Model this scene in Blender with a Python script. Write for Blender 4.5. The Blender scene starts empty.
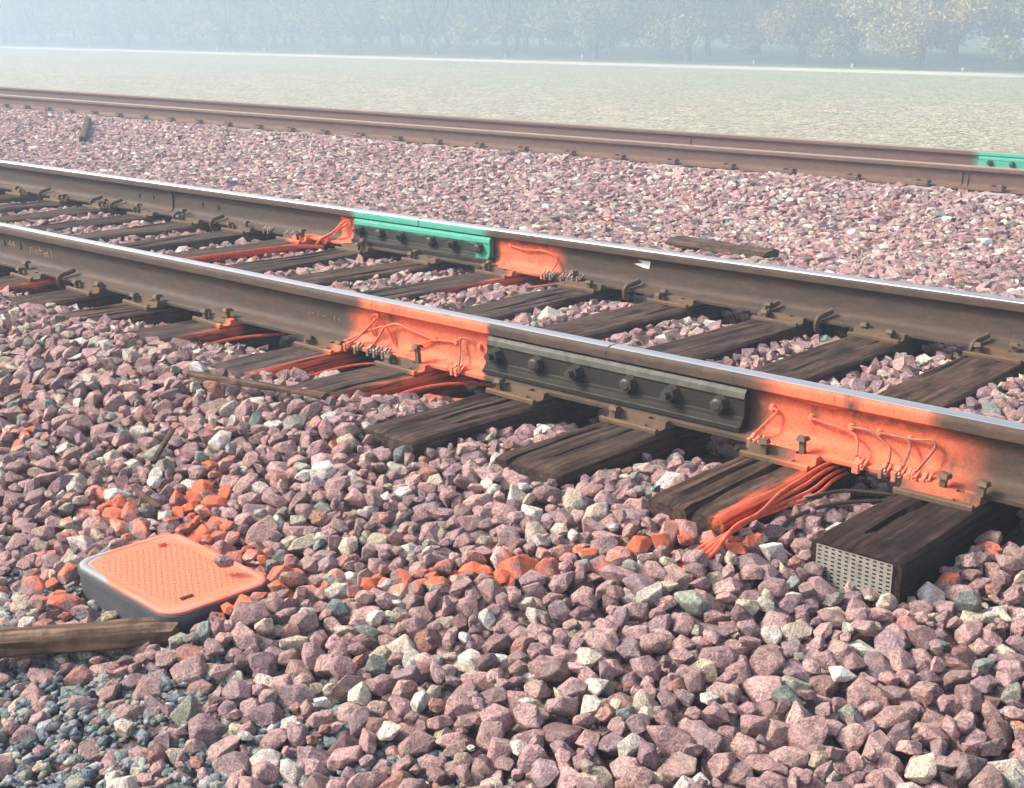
import bpy, bmesh, math, random
import numpy as np
from mathutils import Vector, Matrix, noise as mnoise

SC = bpy.context.scene
COL = SC.collection
R = math.radians

# ------------------------------------------------------------------ camera
F_PX = 1322.0
PITCH = math.atan(366 / F_PX)
YAW = math.atan(1551 / math.hypot(F_PX, 366))          # angle between the view and the track
cd = bpy.data.cameras.new('camera')
cam = bpy.data.objects.new('camera', cd); COL.objects.link(cam)
fh = Vector((-math.cos(YAW), math.sin(YAW), 0)); rt = Vector((math.sin(YAW), math.cos(YAW), 0))
fw = fh * math.cos(PITCH) - Vector((0, 0, 1)) * math.sin(PITCH)
up = rt.cross(fw)
cam.matrix_world = Matrix((rt, up, -fw)).transposed().to_4x4()
cam.location = (0, 0, 1.174)
cd.sensor_fit = 'HORIZONTAL'; cd.sensor_width = 36; cd.lens = F_PX * 36 / 1024
cd.shift_y = -10 / 1024
cd.clip_start = 0.05; cd.clip_end = 2000
SC.camera = cam

# ------------------------------------------------------------------ sky, sun, exposure
SUN_AZ = Vector((-0.80, -0.60, 0)).normalized(); SUN_EL = R(40)
w = bpy.data.worlds.new('World'); SC.world = w; w.use_nodes = True
wn = w.node_tree; bg = wn.nodes['Background']
sky = wn.nodes.new('ShaderNodeTexSky'); sky.sky_type = 'NISHITA'; sky.sun_disc = False
sky.sun_elevation = SUN_EL; sky.sun_rotation = math.atan2(SUN_AZ.x, SUN_AZ.y)
sky.air_density = 0.75; sky.dust_density = 7.0; sky.ozone_density = 1.0
wn.links.new(sky.outputs[0], bg.inputs[0]); bg.inputs[1].default_value = 0.15
ld = bpy.data.lights.new('sun', 'SUN'); ld.energy = 2.9; ld.angle = R(11.0); ld.color = (1.0, 0.94, 0.86)
sun = bpy.data.objects.new('sun', ld); COL.objects.link(sun)
sd = SUN_AZ * math.cos(SUN_EL) + Vector((0, 0, math.sin(SUN_EL)))
sun.rotation_euler = sd.to_track_quat('Z', 'Y').to_euler(); sun.location = (-20, -15, 20)
SC.view_settings.view_transform = 'Standard'; SC.view_settings.look = 'None'
SC.view_settings.exposure = 0.82; SC.view_settings.gamma = 1.0; SC.view_settings.use_curve_mapping = False
SC.render.engine = 'CYCLES'
SC.cycles.use_denoising = True
SC.cycles.max_bounces = 6; SC.cycles.diffuse_bounces = 3; SC.cycles.glossy_bounces = 3
SC.cycles.transmission_bounces = 2; SC.cycles.volume_bounces = 2; SC.cycles.transparent_max_bounces = 6
HAZE_DENSITY = 0.0090

# ------------------------------------------------------------------ helpers
def lin(r, g, b):
    f = lambda c: (c / 255 / 12.92) if c <= 10 else ((c / 255 + 0.055) / 1.055) ** 2.4
    return (f(r), f(g), f(b))

def tag(o, label=None, cat=None, group=None, kind=None):
    if label: o['label'] = label
    if cat: o['category'] = cat
    if group: o['group'] = group
    if kind: o['kind'] = kind
    return o

def empty(name, loc=(0, 0, 0), rz=0.0):
    o = bpy.data.objects.new(name, None); o.location = loc; o.rotation_euler = (0, 0, rz)
    o.empty_display_size = 0.1; COL.objects.link(o); return o

def link(name, me, parent=None):
    o = bpy.data.objects.new(name, me); COL.objects.link(o)
    if parent: o.parent = parent
    return o

class MB:
    """collects polygons; build() links them as one mesh object"""
    def __init__(s): s.v = []; s.f = []; s.m = []; s.sm = []
    def add(s, vs, fs, m=0, smooth=False):
        b = len(s.v); s.v += [tuple(p) for p in vs]
        for f in fs: s.f.append([i + b for i in f]); s.m.append(m); s.sm.append(smooth)
    def box(s, c, d, rot=None, m=0, bev=0.0):
        bm = bmesh.new(); bmesh.ops.create_cube(bm, size=1.0)
        for v in bm.verts: v.co = Vector((v.co.x * d[0], v.co.y * d[1], v.co.z * d[2]))
        if bev: bmesh.ops.bevel(bm, geom=bm.edges[:], offset=bev, segments=1, affect='EDGES')
        M = Matrix.Translation(c) @ (rot.to_4x4() if rot else Matrix())
        s.add([M @ v.co for v in bm.verts], [[v.index for v in f.verts] for f in bm.faces], m); bm.free()
    def cyl(s, a, b, r0, r1=None, n=8, m=0, smooth=True, cap=True):
        a, b = Vector(a), Vector(b); r1 = r0 if r1 is None else r1
        d = (b - a).normalized(); u = d.orthogonal().normalized(); v = d.cross(u); vs = []
        for p, r in ((a, r0), (b, r1)):
            for k in range(n):
                t = 2 * math.pi * k / n; vs.append(p + (u * math.cos(t) + v * math.sin(t)) * r)
        s.add(vs, [[k, (k + 1) % n, n + (k + 1) % n, n + k] for k in range(n)], m, smooth)
        if cap: s.add(vs, [list(range(n))[::-1], list(range(n, 2 * n))], m, False)
    def tube(s, pts, r, n=6, m=0, sub=4, taper=None):
        P = [Vector(p) for p in pts]; Q = []
        if sub > 1 and len(P) > 2:
            E = [P[0] * 2 - P[1]] + P + [P[-1] * 2 - P[-2]]
            for i in range(1, len(E) - 2):
                for k in range(sub):
                    t = k / sub; a, b, c, d = E[i - 1], E[i], E[i + 1], E[i + 2]
                    Q.append(0.5 * ((2 * b) + (c - a) * t + (2 * a - 5 * b + 4 * c - d) * t * t + (3 * b - a - 3 * c + d) * t ** 3))
            Q.append(P[-1])
        else: Q = P
        vs = []; prev = None
        for i, p in enumerate(Q):
            d = (Q[min(i + 1, len(Q) - 1)] - Q[max(i - 1, 0)]).normalized()
            u = d.orthogonal().normalized() if prev is None else (prev - d * prev.dot(d)).normalized()
            prev = u; v = d.cross(u); rr = r if taper is None else r * taper(i / (len(Q) - 1))
            for k in range(n):
                t = 2 * math.pi * k / n; vs.append(p + (u * math.cos(t) + v * math.sin(t)) * rr)
        L = len(Q); fs = [[i * n + k, i * n + (k + 1) % n, (i + 1) * n + (k + 1) % n, (i + 1) * n + k] for i in range(L - 1) for k in range(n)]
        s.add(vs, fs, m, True); s.add(vs, [list(range(n))[::-1], list(range((L - 1) * n, L * n))], m, False)
    def prism(s, prof, x0, x1, m=0, nseg=1, smooth=False, mfun=None):
        """closed profile of (y, z) points swept along x"""
        n = len(prof); vs = []
        for i in range(nseg + 1):
            x = x0 + (x1 - x0) * i / nseg; vs += [(x, y, z) for y, z in prof]
        for k in range(n):
            k2 = (k + 1) % n; mm = m if mfun is None else mfun(prof[k], prof[k2])
            s.add([], [], mm)
        b = len(s.v); s.v += vs
        for i in range(nseg):
            for k in range(n):
                k2 = (k + 1) % n
                s.f.append([b + i * n + k, b + (i + 1) * n + k, b + (i + 1) * n + k2, b + i * n + k2])
                s.m.append(m if mfun is None else mfun(prof[k], prof[k2])); s.sm.append(smooth)
        s.f.append([b + k for k in range(n)]); s.m.append(m); s.sm.append(False)
        s.f.append([b + nseg * n + k for k in range(n)][::-1]); s.m.append(m); s.sm.append(False)
    def mesh(s, name, mats):
        me = bpy.data.meshes.new(name); me.from_pydata(s.v, [], s.f)
        for m in (mats if isinstance(mats, (list, tuple)) else [mats]): me.materials.append(m)
        me.polygons.foreach_set('material_index', s.m); me.polygons.foreach_set('use_smooth', s.sm)
        bm = bmesh.new(); bm.from_mesh(me)
        bmesh.ops.remove_doubles(bm, verts=bm.verts, dist=1e-6); bmesh.ops.recalc_face_normals(bm, faces=bm.faces)
        for e in bm.edges:
            if len(e.link_faces) == 2 and e.calc_face_angle(0) > R(38): e.smooth = False
        bm.to_mesh(me); bm.free(); me.update(); return me
    def build(s, name, mats, parent=None): return link(name, s.mesh(name, mats), parent)

def np_mesh(name, V, T, mat, smooth=True, col=None):
    me = bpy.data.meshes.new(name); n, m, k = len(V), len(T), T.shape[1]
    me.vertices.add(n); me.vertices.foreach_set('co', np.ascontiguousarray(V, np.float32).ravel())
    me.loops.add(m * k); me.loops.foreach_set('vertex_index', np.ascontiguousarray(T, np.int32).ravel())
    me.polygons.add(m); me.polygons.foreach_set('loop_start', np.arange(0, m * k, k, dtype=np.int32))
    me.polygons.foreach_set('use_smooth', np.full(m, smooth, bool))
    me.update(calc_edges=True)
    if col is not None:
        a = me.color_attributes.new('tint', 'FLOAT_COLOR', 'POINT'); a.data.foreach_set('color', np.ascontiguousarray(col, np.float32).ravel())
    me.materials.append(mat); return me

# ---- node material helper
class NT:
    def __init__(s, name):
        s.mat = bpy.data.materials.new(name); s.mat.use_nodes = True
        s.t = s.mat.node_tree; s.b = s.t.nodes['Principled BSDF']
        s.b.inputs['Specular IOR Level'].default_value = 0.3
    def n(s, ty, ins=None, **pr):
        o = s.t.nodes.new(ty)
        for k, v in pr.items(): setattr(o, k, v)
        for k, v in (ins or {}).items(): s.put(o.inputs[k], v)
        return o
    def put(s, sock, v):
        if isinstance(v, bpy.types.NodeSocket): s.t.links.new(v, sock)
        elif isinstance(v, (tuple, list)) and len(v) == 3 and sock.type == 'RGBA': sock.default_value = (*v, 1)
        else: sock.default_value = v
    def set(s, **k):
        for a, v in k.items(): s.put(s.b.inputs[{'col': 'Base Color', 'rough': 'Roughness', 'metal': 'Metallic', 'normal': 'Normal', 'spec': 'Specular IOR Level'}[a]], v)
    def pos(s): return s.n('ShaderNodeNewGeometry').outputs['Position']
    def sep(s, v):
        o = s.n('ShaderNodeSeparateXYZ', {0: v}).outputs; return o[0], o[1], o[2]
    def math(s, op, a, b=0.0, clamp=False):
        return s.n('ShaderNodeMath', {0: a, 1: b}, operation=op, use_clamp=clamp).outputs[0]
    def noise(s, vec, scale, detail=3, rough=0.55, dist=0.0, color=False):
        o = s.n('ShaderNodeTexNoise', {'Vector': vec, 'Scale': scale, 'Detail': detail, 'Roughness': rough, 'Distortion': dist})
        return o.outputs['Color' if color else 0]
    def stretch(s, vec, sc, loc=(0, 0, 0)):
        return s.n('ShaderNodeMapping', {'Vector': vec, 'Scale': sc, 'Location': loc}).outputs[0]
    def step(s, v, a, b, smooth=True):
        return s.n('ShaderNodeMapRange', {'Value': v, 'From Min': a, 'From Max': b}, interpolation_type='SMOOTHSTEP' if smooth else 'LINEAR', clamp=True).outputs[0]
    def mix(s, f, a, b, blend='MIX'):
        o = s.n('ShaderNodeMix', data_type='RGBA', blend_type=blend); s.put(o.inputs[0], f); s.put(o.inputs[6], a); s.put(o.inputs[7], b); return o.outputs[2]
    def ramp(s, f, stops):
        o = s.n('ShaderNodeValToRGB', {0: f}); e = o.color_ramp.elements
        while len(e) < len(stops): e.new(0.5)
        for q, (p, c) in zip(e, stops): q.position = p; q.color = (*c, 1)
        return o.outputs[0]
    def bump(s, h, strength=0.3, dist=0.01):
        return s.n('ShaderNodeBump', {'Height': h, 'Strength': strength, 'Distance': dist}).outputs[0]
    def spray(s, boxes, amp=0.05, scale=14.0):
        """soft-edged painted areas given in place coordinates: (x0,x1,softx0,softx1, y0,y1,softy, z0,z1,softz)"""
        p = s.pos(); nz = s.noise(p, scale, 3, 0.6, color=True)
        off = s.n('ShaderNodeVectorMath', {0: nz, 1: (0.5, 0.5, 0.5)}, operation='SUBTRACT').outputs[0]
        off = s.n('ShaderNodeVectorMath', {0: off, 1: (amp, amp, amp)}, operation='MULTIPLY').outputs[0]
        x, y, z = s.sep(s.n('ShaderNodeVectorMath', {0: p, 1: off}, operation='ADD').outputs[0])
        tot = None
        for x0, x1, sx0, sx1, y0, y1, sy, z0, z1, sz in boxes:
            m = s.math('MULTIPLY', s.step(x, x0 - sx0, x0 + sx0), s.step(x, x1 + sx1, x1 - sx1))
            if y0 is not None: m = s.math('MULTIPLY', m, s.math('MULTIPLY', s.step(y, y0 - sy, y0 + sy), s.step(y, y1 + sy, y1 - sy)))
            if z0 is not None: m = s.math('MULTIPLY', m, s.math('MULTIPLY', s.step(z, z0 - sz, z0 + sz), s.step(z, z1 + sz, z1 - sz)))
            tot = m if tot is None else s.math('MAXIMUM', tot, m)
        return tot

ORANGE = (0.80, 0.185, 0.085); GREEN = (0.065, 0.36, 0.26)

# ------------------------------------------------------------------ materials
def stone_material(name, per_object):
    t = NT(name); p = t.pos()
    if per_object:
        oi = t.n('ShaderNodeObjectInfo'); c, a = oi.outputs['Color'], oi.outputs['Alpha']
    else:
        at = t.n('ShaderNodeAttribute', attribute_name='tint'); c, a = at.outputs['Color'], at.outputs['Alpha']
    n1 = t.noise(p, 60, 5, 0.72); n2 = t.noise(p, 210, 3, 0.75); n3 = t.noise(p, 22, 2, 0.5)
    c = t.mix(1.0, c, t.ramp(n1, [(0.28, (0.58, 0.54, 0.54)), (0.50, (1.0, 1.0, 1.0)), (0.74, (1.55, 1.48, 1.44))]), 'MULTIPLY')
    c = t.mix(1.0, c, t.ramp(n2, [(0.32, (0.62, 0.60, 0.61)), (0.5, (1.0, 1.0, 1.0)), (0.68, (1.50, 1.48, 1.46))]), 'MULTIPLY')
    dust = t.step(n3, 0.52, 0.75)
    c = t.mix(t.math('MULTIPLY', dust, 0.30), c, (0.42, 0.36, 0.34))
    nz = t.sep(t.n('ShaderNodeNewGeometry').outputs['Normal'])[2]
    k = t.math('ADD', a, t.math('MULTIPLY', t.math('SUBTRACT', n3, 0.5), 1.3))
    k = t.math('ADD', k, t.math('MULTIPLY', nz, 0.40))
    pm = t.math('MULTIPLY', t.step(k, 0.52, 1.0), t.step(a, 0.02, 0.1))
    oc = t.mix(n1, (0.82, 0.18, 0.09), (0.96, 0.28, 0.15))
    t.set(col=t.mix(pm, c, oc), rough=0.92, spec=0.15, normal=t.bump(t.math('ADD', n1, t.math('MULTIPLY', n2, 0.5)), 1.0, 0.016))
    return t.mat

def rail_material(name, base, warm, sprays=(), greens=(), polish=False):
    t = NT(name); p = t.pos()
    n1 = t.noise(t.stretch(p, (3, 12, 12)), 4, 5, 0.6); n2 = t.noise(p, 120, 3, 0.7)
    streak = t.noise(t.stretch(p, (40, 2, 2)), 2.0, 3, 0.6)
    c = t.mix(t.step(n1, 0.35, 0.7), base, warm)
    c = t.mix(1.0, c, t.ramp(n2, [(0.25, (0.78, 0.77, 0.76)), (0.75, (1.18, 1.17, 1.16))]), 'MULTIPLY')
    c = t.mix(t.math('MULTIPLY', t.step(t.noise(t.stretch(p, (1.5, 6, 6)), 9, 5, .75), .56, .70), .45), c, tuple(v * 1.55 for v in warm))
    c = t.mix(t.math('MULTIPLY', t.step(streak, 0.60, 0.72), 0.35), c, tuple(v * 0.45 for v in base))
    z = t.sep(p)[2]
    if sprays:
        m = t.spray(sprays); o = t.mix(t.step(n2, 0.3, 0.7), (0.66, 0.13, 0.06), ORANGE)
        m = t.math('MULTIPLY', m, t.step(t.noise(t.stretch(p, (1, 1, .7)), 9, 5, .7), .26, .52))
        chip = t.math('MAXIMUM', t.step(t.noise(p, 30, 5, 0.75), 0.60, 0.72), t.step(t.noise(t.stretch(p, (1, 1, .18)), 42, 3, .6), .62, .74))
        c = t.mix(t.math('MULTIPLY', m, t.math('SUBTRACT', 1.0, t.math('MULTIPLY', chip, 0.6))), c, o)
    if greens:
        ch = t.step(t.noise(t.stretch(p, (1, 1, 3.5)), 34, 5, .75), .60, .68); gs = t.mix(n1, tuple(v * .72 for v in GREEN), tuple(min(1, v * 1.2) for v in GREEN))
        c = t.mix(t.math('MULTIPLY', t.spray(greens, 0.02), t.math('SUBTRACT', 1.0, t.math('MULTIPLY', ch, .75))), c, gs)
    t.set(col=c, rough=0.72, metal=0.0, spec=0.35, normal=t.bump(n2, 0.35, 0.002)); return t.mat

def polished_material(name):
    t = NT(name); p = t.pos(); s = t.noise(t.stretch(p, (0.6, 160, 160)), 1.5, 3, 0.6)
    c = t.ramp(s, [(0.3, (0.68, 0.66, 0.63)), (0.7, (0.86, 0.83, 0.79))])
    t.set(col=c, metal=1.0, rough=t.ramp(s, [(0.3, (0.36,) * 3), (0.7, (0.48,) * 3)])); return t.mat

def wood_material(name, sprays=(), dark=(0.026, 0.019, 0.016), light=(0.120, 0.083, 0.063), warm=(0.110, 0.062, 0.038), along='Y'):
    t = NT(name); oi = t.n('ShaderNodeObjectInfo'); p = t.pos()
    v = t.n('ShaderNodeVectorMath', {0: t.n('ShaderNodeTexCoord').outputs['Object'], 1: t.n('ShaderNodeCombineXYZ', {0: t.math('MULTIPLY', oi.outputs['Random'], 37.0), 1: t.math('MULTIPLY', oi.outputs['Random'], 11.0), 2: 0.0}).outputs[0]}, operation='ADD').outputs[0]
    sc = (70, 3.0, 70) if along == 'Y' else (3.0, 70, 70)
    g = t.noise(t.stretch(v, sc), 1.0, 5, 0.62, 0.6); b = t.noise(v, 5.0, 4, 0.6); f = t.noise(v, 90, 3, 0.6)
    nz = t.sep(t.n('ShaderNodeNewGeometry').outputs['Normal'])[2]
    c = t.mix(t.math('MULTIPLY', t.step(g, 0.30, 0.74), t.step(t.noise(t.stretch(v, (14, 5, 14)), 1.0, 5, .7), .25, .62)), dark, tuple(q * 1.2 for q in light))
    c = t.mix(t.math('MULTIPLY', t.step(b, 0.5, 0.72), 0.55), c, warm)
    c = t.mix(1.0, c, t.ramp(t.noise(v, 22, 4, .7), [(.3, (.7, .7, .7)), (.7, (1.3, 1.28, 1.26))]), 'MULTIPLY')
    c = t.mix(1.0, c, oi.outputs['Color'], 'MULTIPLY')
    if sprays:
        m = t.spray(sprays, 0.045, 16); m = t.math('MULTIPLY', m, t.step(g, 0.30, 0.56))
        c = t.mix(t.math('MULTIPLY', m, 0.85), c, (0.74, 0.15, 0.075))
    t.set(col=c, rough=0.88, spec=0.2, normal=t.bump(t.math('ADD', g, t.math('MULTIPLY', f, 0.3)), 0.7, 0.006)); return t.mat

def plain(name, c, rough=0.7, metal=0.0, var=0.25, scale=60, sprays=(), spec=0.3, greens=()):
    t = NT(name); p = t.pos(); n = t.noise(p, scale, 4, 0.65)
    cc = t.ramp(n, [(0.25, tuple(v * (1 - var) for v in c)), (0.75, tuple(min(v * (1 + var), 1) for v in c))])
    if sprays: cc = t.mix(t.spray(sprays), cc, ORANGE)
    if greens: cc = t.mix(t.spray(greens, 0.02), cc, GREEN)
    t.set(col=cc, rough=rough, metal=metal, spec=spec, normal=t.bump(n, 0.25, 0.003)); return t.mat

NOY = (None, None, 0)
N1 = (3.0, 3.4, .02); N2 = (4.5, 4.9, .02)
RAIL_SPRAY = [(-3.58, -2.88, .06, .01, *N1, 0.0, 0.153, .014), (-3.52, -2.90, .05, .012, *N1, 0.140, 0.200, .004), (-1.84, -1.26, .05, .10, *N1, 0.0, 0.146, .022), (-1.82, -1.34, .07, .03, *N1, 0.145, 0.1985, .006),
              (-5.37, -5.24, .015, .01, *N2, -.02, .15, .01), (-4.23, -3.86, .03, .07, *N2, .02, .146, .014), (-5.62, -5.35, .03, .03, *N2, -.02, .032, .01)]
BR = lin(106, 92, 81); BW = lin(114, 91, 74)
M_RAIL = rail_material('rail_rust', tuple(v * .38 for v in BR), tuple(v * .52 for v in BW), RAIL_SPRAY, [(-5.24, -4.30, .04, .05, 4.6, 4.69, .004, .14, .1965, .003)])
M_POL = polished_material('rail_polished')
M_RAIL2 = rail_material('rail_rust_red', lin(94, 74, 63), lin(110, 81, 66), (), [(-4.86, -3.5, .06, .1, 11.6, 12.2, .02, -.2, .1, .01)])
M_BAR = rail_material('joint_bar_steel', lin(30, 28, 23), lin(42, 36, 28))
M_BARLIP = plain('joint_bar_edge', lin(84, 84, 76), 0.6, 0, .55, 26)
M_BARG = rail_material('joint_bar_green_top', lin(38, 40, 34), lin(50, 48, 40), (), [(-5.35, -4.22, .02, .01, *NOY, .121, .3, .006), (-4.345, -4.22, .012, .01, *NOY, .055, .3, .01)])
M_BARG2 = rail_material('joint_bar_painted_green', lin(70, 66, 56), lin(90, 76, 60), (), [(-5.2, -3.5, .02, .02, 11.6, 12.2, .02, -.3, .2, .01)])
M_BOLT = plain('bolt_steel', lin(74, 70, 64), 0.5, 0.35, .3, 120)
M_BOLT2 = plain('bolt_rust', lin(120, 72, 52), 0.8, 0, .3, 120)
TIE_SPRAY = [
    (-4.22, -4.17, .02, .02, 2.55, 3.12, .06, -.02, .05, .012), (-4.20, -4.12, .02, .02, 2.5, 3.12, .05, -.045, .03, .012),
    (-3.585, -3.50, .018, .03, 2.5, 3.14, .05, -.05, .05, .015), (-3.14, -3.00, .025, .03, 2.5, 3.3, .05, -.09, .05, .03),
    (-1.645, -1.55, .02, .03, 2.5, 3.2, .06, -.03, .05, .02),
    (-5.58, -5.45, .018, .03, 3.3, 4.75, .15, -.03, .05, .01), (-4.08, -3.98, .03, .03, 3.6, 4.8, .15, -.10, .05, .02), (-5.66, -5.55, .012, .02, 2.4, 3.2, .1, -.03, .05, .01)]
M_TIE = wood_material('creosote_timber', TIE_SPRAY)
PLATE_SPRAY = [(-4.235, -4.1, .02, .02, 2.9, 3.3, .05, -.1, .1, .01), (-3.60, -3.5, .03, .02, 2.9, 3.3, .05, -.1, .1, .01), (-3.14, -3.05, .03, .02, 2.9, 3.3, .05, -.1, .1, .01),
               (-1.69, -1.58, .06, .02, 2.9, 3.3, .05, -.1, .1, .01), (-1.36, -1.20, .05, .08, 3.085, 3.3, .03, -.1, .1, .01), (-4.07, -4.0, .04, .02, 4.5, 4.9, .03, -.1, .1, .01), (-5.66, -5.5, .03, .02, 4.3, 4.9, .03, -.1, .1, .01)]
M_PLATE = rail_material('tie_plate_rust', lin(88, 74, 60), lin(106, 80, 56), PLATE_SPRAY)
M_SPIKE = rail_material('spike_rust', lin(94, 82, 68), lin(112, 90, 68))
M_CLAMP = plain('clamp_steel', lin(138, 118, 106), .5, .3, .3, 90, [(-1.9, -1.2, .02, .02, 3.0, 3.3, .02, .035, .3, .02), (-5.6, -5.2, .02, .02, 4.4, 4.8, .02, -.3, .3, .02)])
M_CLAMPO = plain('clamp_sprayed', (0.72, 0.2, 0.11), .6, 0, .35, 120)
M_WIRE_O = plain('wire_sprayed', (0.66, 0.125, 0.062), .6, 0, .35, 50)
M_WIRE_D = plain('wire_dark', (0.05, 0.04, 0.035), .6, 0, .3, 70)
M_WIRE_B = plain('wire_bronze', (0.30, 0.115, 0.07), .6, 0, .4, 60)
M_STONE = stone_material('ballast_stone', False)
M_STONE_O = stone_material('ballast_stone_single', True)
M_CHALK = plain('chalk', lin(160, 136, 100), .9, 0, .2, 200)
M_WHITE = plain('white_paint', (0.74, 0.73, 0.68), .7, 0, .08, 30)
M_CONC = plain('concrete', lin(165, 158, 150), .9, 0, .2, 30)
M_CLIP = plain('clip_rust', lin(100, 78, 66), .8, 0, .3, 60)
M_GALV = plain('galvanised', lin(196, 193, 180), .5, .1, .25, 40)
M_DRIFT = wood_material('weathered_timber', (), lin(62, 49, 38), lin(134, 110, 90), lin(104, 82, 63), 'X')
M_STICK = wood_material('stick_wood', (), lin(50, 40, 34), lin(112, 90, 74), lin(88, 66, 52), 'X')

# ------------------------------------------------------------------ ground shapes
TIES = [(-9.62, -9.6), (-9.12, -9.1), (-8.62, -8.6), (-8.11, -8.1), (-7.6, -7.62), (-7.1, -7.11), (-6.65, -6.635), (-6.2, -6.148), (-5.75, -5.65), (-5.25, -5.16), (-4.80, -4.66),
        (-4.30, -4.15), (-3.67, -3.647), (-3.225, -3.145), (-2.694, -2.628), (-2.229, -2.203), (-1.733, -1.746), (-1.274, -1.26), (-0.70, -0.72), (-0.22, -0.24)]
Y1, Y2 = 3.19, 4.70                       # the two rails of the near track
Y3, Y4, Z3, Z4 = 10.36, 11.87, -0.142, -0.168   # the far track: rail centres and rail-base heights
TIE_END = {19: 2.75, 18: 2.75, 17: 2.64, 16: 2.60, 15: 2.585, 14: 2.525}
END_Y = [TIE_END.get(i, 2.58 + 0.05 * math.sin(i * 2.3)) for i in range(len(TIES))]
YM = (Y1 + Y2) / 2

def surf(x, y):
    """height of the tops of the ballast stones"""
    x = np.asarray(x, float); y = np.asarray(y, float)
    endz = np.interp(x, [-6, -4.3, -3.0, -2.6, -1.7, -1.25, -.5], [.030, .032, .026, -.04, -.04, -.10, -.12])
    near = np.interp(y, [-13, -8, 0.6, 1.15, 1.7, 2.05, 2.5], [-1.75, -.40, -.335, -.315, -.205, -.155, 0])
    wgt = np.clip((y - 2.05) / .5, 0, 1)
    near = np.where(y > 2.05, -.155 * (1 - wgt) + endz * wgt, near)
    left = np.clip((-x - 2.9) / 1.5, 0, 1) * np.clip((y - 1.2) / .8, 0, 1) * np.clip((2.6 - y) / .5, 0, 1)
    near = near + .045 * left + .05 * np.exp(-((x + 2.36) / .10) ** 2 - ((y - 1.66) / .16) ** 2) + .03 * np.exp(-((x + 2.92) / .12) ** 2 - ((y - 1.62) / .16) ** 2)
    crib = np.interp(y, [2.45, 2.75, 2.95, 3.10, 3.30, 3.55, 4.4, 4.62, 4.85, 5.2], [0, -.024, -.052, -.084, -.076, -.030, -.030, -.052, -.056, -.015])
    crib = crib + np.interp(y, [2.45, 2.6, 3.0], [1, .9, 0]) * endz
    far = np.interp(y, [5.2, 5.6, 7.2, 8.6, 9.9, 10.1, 12.1, 12.5, 13.6, 16.0], [-.02, -.035, -.20, -.23, -.122, -.150, -.168, -.16, -.62, -1.72])
    z = np.where(y < 2.5, near, np.where(y < 5.2, crib, far))
    return z + .012 * np.sin(x * 2.1 + y) * np.sin(y * 1.7 + 1)

# ---- field, road, orchard floor
FZ = -1.60
def ground_material():
    t = NT('field_soil'); p = t.pos(); x, y, z = t.sep(p)
    n1 = t.noise(t.stretch(p, (.05, .16, 1)), 1.0, 4, .6); n2 = t.noise(t.stretch(p, (1, .55, 1)), .6, 5, .75); n3 = t.noise(t.stretch(p, (1, .45, 1)), 11, 5, .8)
    c = t.mix(t.step(n3, .40, .60), lin(104, 96, 76), lin(196, 188, 164))
    c = t.mix(1.0, c, t.ramp(t.noise(t.stretch(p, (1, .6, 1)), 2.2, 4, .8), [(.34, (.72, .71, .68)), (.66, (1.22, 1.22, 1.2))]), 'MULTIPLY')
    g = t.math('ADD', t.math('MULTIPLY', n2, 1.0), t.math('MULTIPLY', n1, .5))
    g = t.math('ADD', g, t.math('MULTIPLY', t.step(y, 28, 58, False), .35))
    gm = t.math('MULTIPLY', t.step(g, .68, 1.22), .62)
    c = t.mix(gm, c, t.mix(t.step(n3, .35, .65), lin(100, 116, 72), lin(140, 152, 104)))
    t.set(col=c, rough=.95, spec=.1, normal=t.bump(t.math('ADD', n3, n2), .6, .05)); return t.mat
def sheet(name, x0, x1, y0, y1, z, mat):
    m = MB(); m.add([(x0, y0, z), (x1, y0, z), (x1, y1, z), (x0, y1, z)], [[0, 1, 2, 3]]); return tag(m.build(name, mat), kind='structure')
sheet('field', -230, 230, -230, 230, FZ, ground_material())
tr = NT('road_dust'); pr = tr.pos(); nr = tr.noise(tr.stretch(pr, (.15, 1.5, 1)), 1.6, 4, .6)
tr.set(col=tr.ramp(nr, [(.3, lin(170, 162, 146)), (.7, lin(206, 198, 184))]), rough=.95)
sheet('dirt_road', -230, 230, 65.4, 69.2, FZ + .006, tr.mat)
tg = NT('orchard_grass'); pg = tg.pos(); ng = tg.noise(tg.stretch(pg, (.2, .6, 1)), 1.2, 5, .65)
tg.set(col=tg.ramp(ng, [(.3, lin(70, 78, 48)), (.55, lin(96, 108, 62)), (.75, lin(126, 136, 80))]), rough=.95)
sheet('orchard_floor', -230, 230, 70.6, 228, FZ + .005, tg.mat)

# ------------------------------------------------------------------ ballast: bed sheet, stones
def bed_mesh():
    xs = np.concatenate([[-60, -45, -35], np.arange(-28, 2.01, .14), [6, 14, 24]]); ys = np.concatenate([[-13, -8, -5, -2, 0], np.arange(.5, 16.1, .14)])
    X, Y = np.meshgrid(xs, ys); Z = surf(X, Y) - .042 + .010 * np.sin(X * 9) * np.cos(Y * 11)
    pb = (Y < 1.9)
    Z = np.where(pb, Z + .028 * np.clip((1.9 - Y) / .6, 0, 1), Z)
    V = np.stack([X, Y, Z], -1).reshape(-1, 3); nx, ny = len(xs), len(ys)
    i = np.arange(nx - 1)[None] + nx * np.arange(ny - 1)[:, None]; i = i.ravel()
    return V, np.stack([i, i + 1, i + nx + 1, i + nx], -1)
tb = NT('ballast_fines'); pb_ = tb.pos(); nb = tb.noise(pb_, 40, 4, .7); nb2 = tb.noise(pb_, 160, 3, .7)
tb.set(col=tb.ramp(nb, [(.3, lin(96, 82, 82)), (.7, lin(142, 124, 122))]), rough=.95, normal=tb.bump(tb.math('ADD', nb, nb2), 1.0, .02))
V, Q = bed_mesh()
ballast = tag(link('ballast', np_mesh('ballast', V, Q, tb.mat)), kind='structure')

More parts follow.
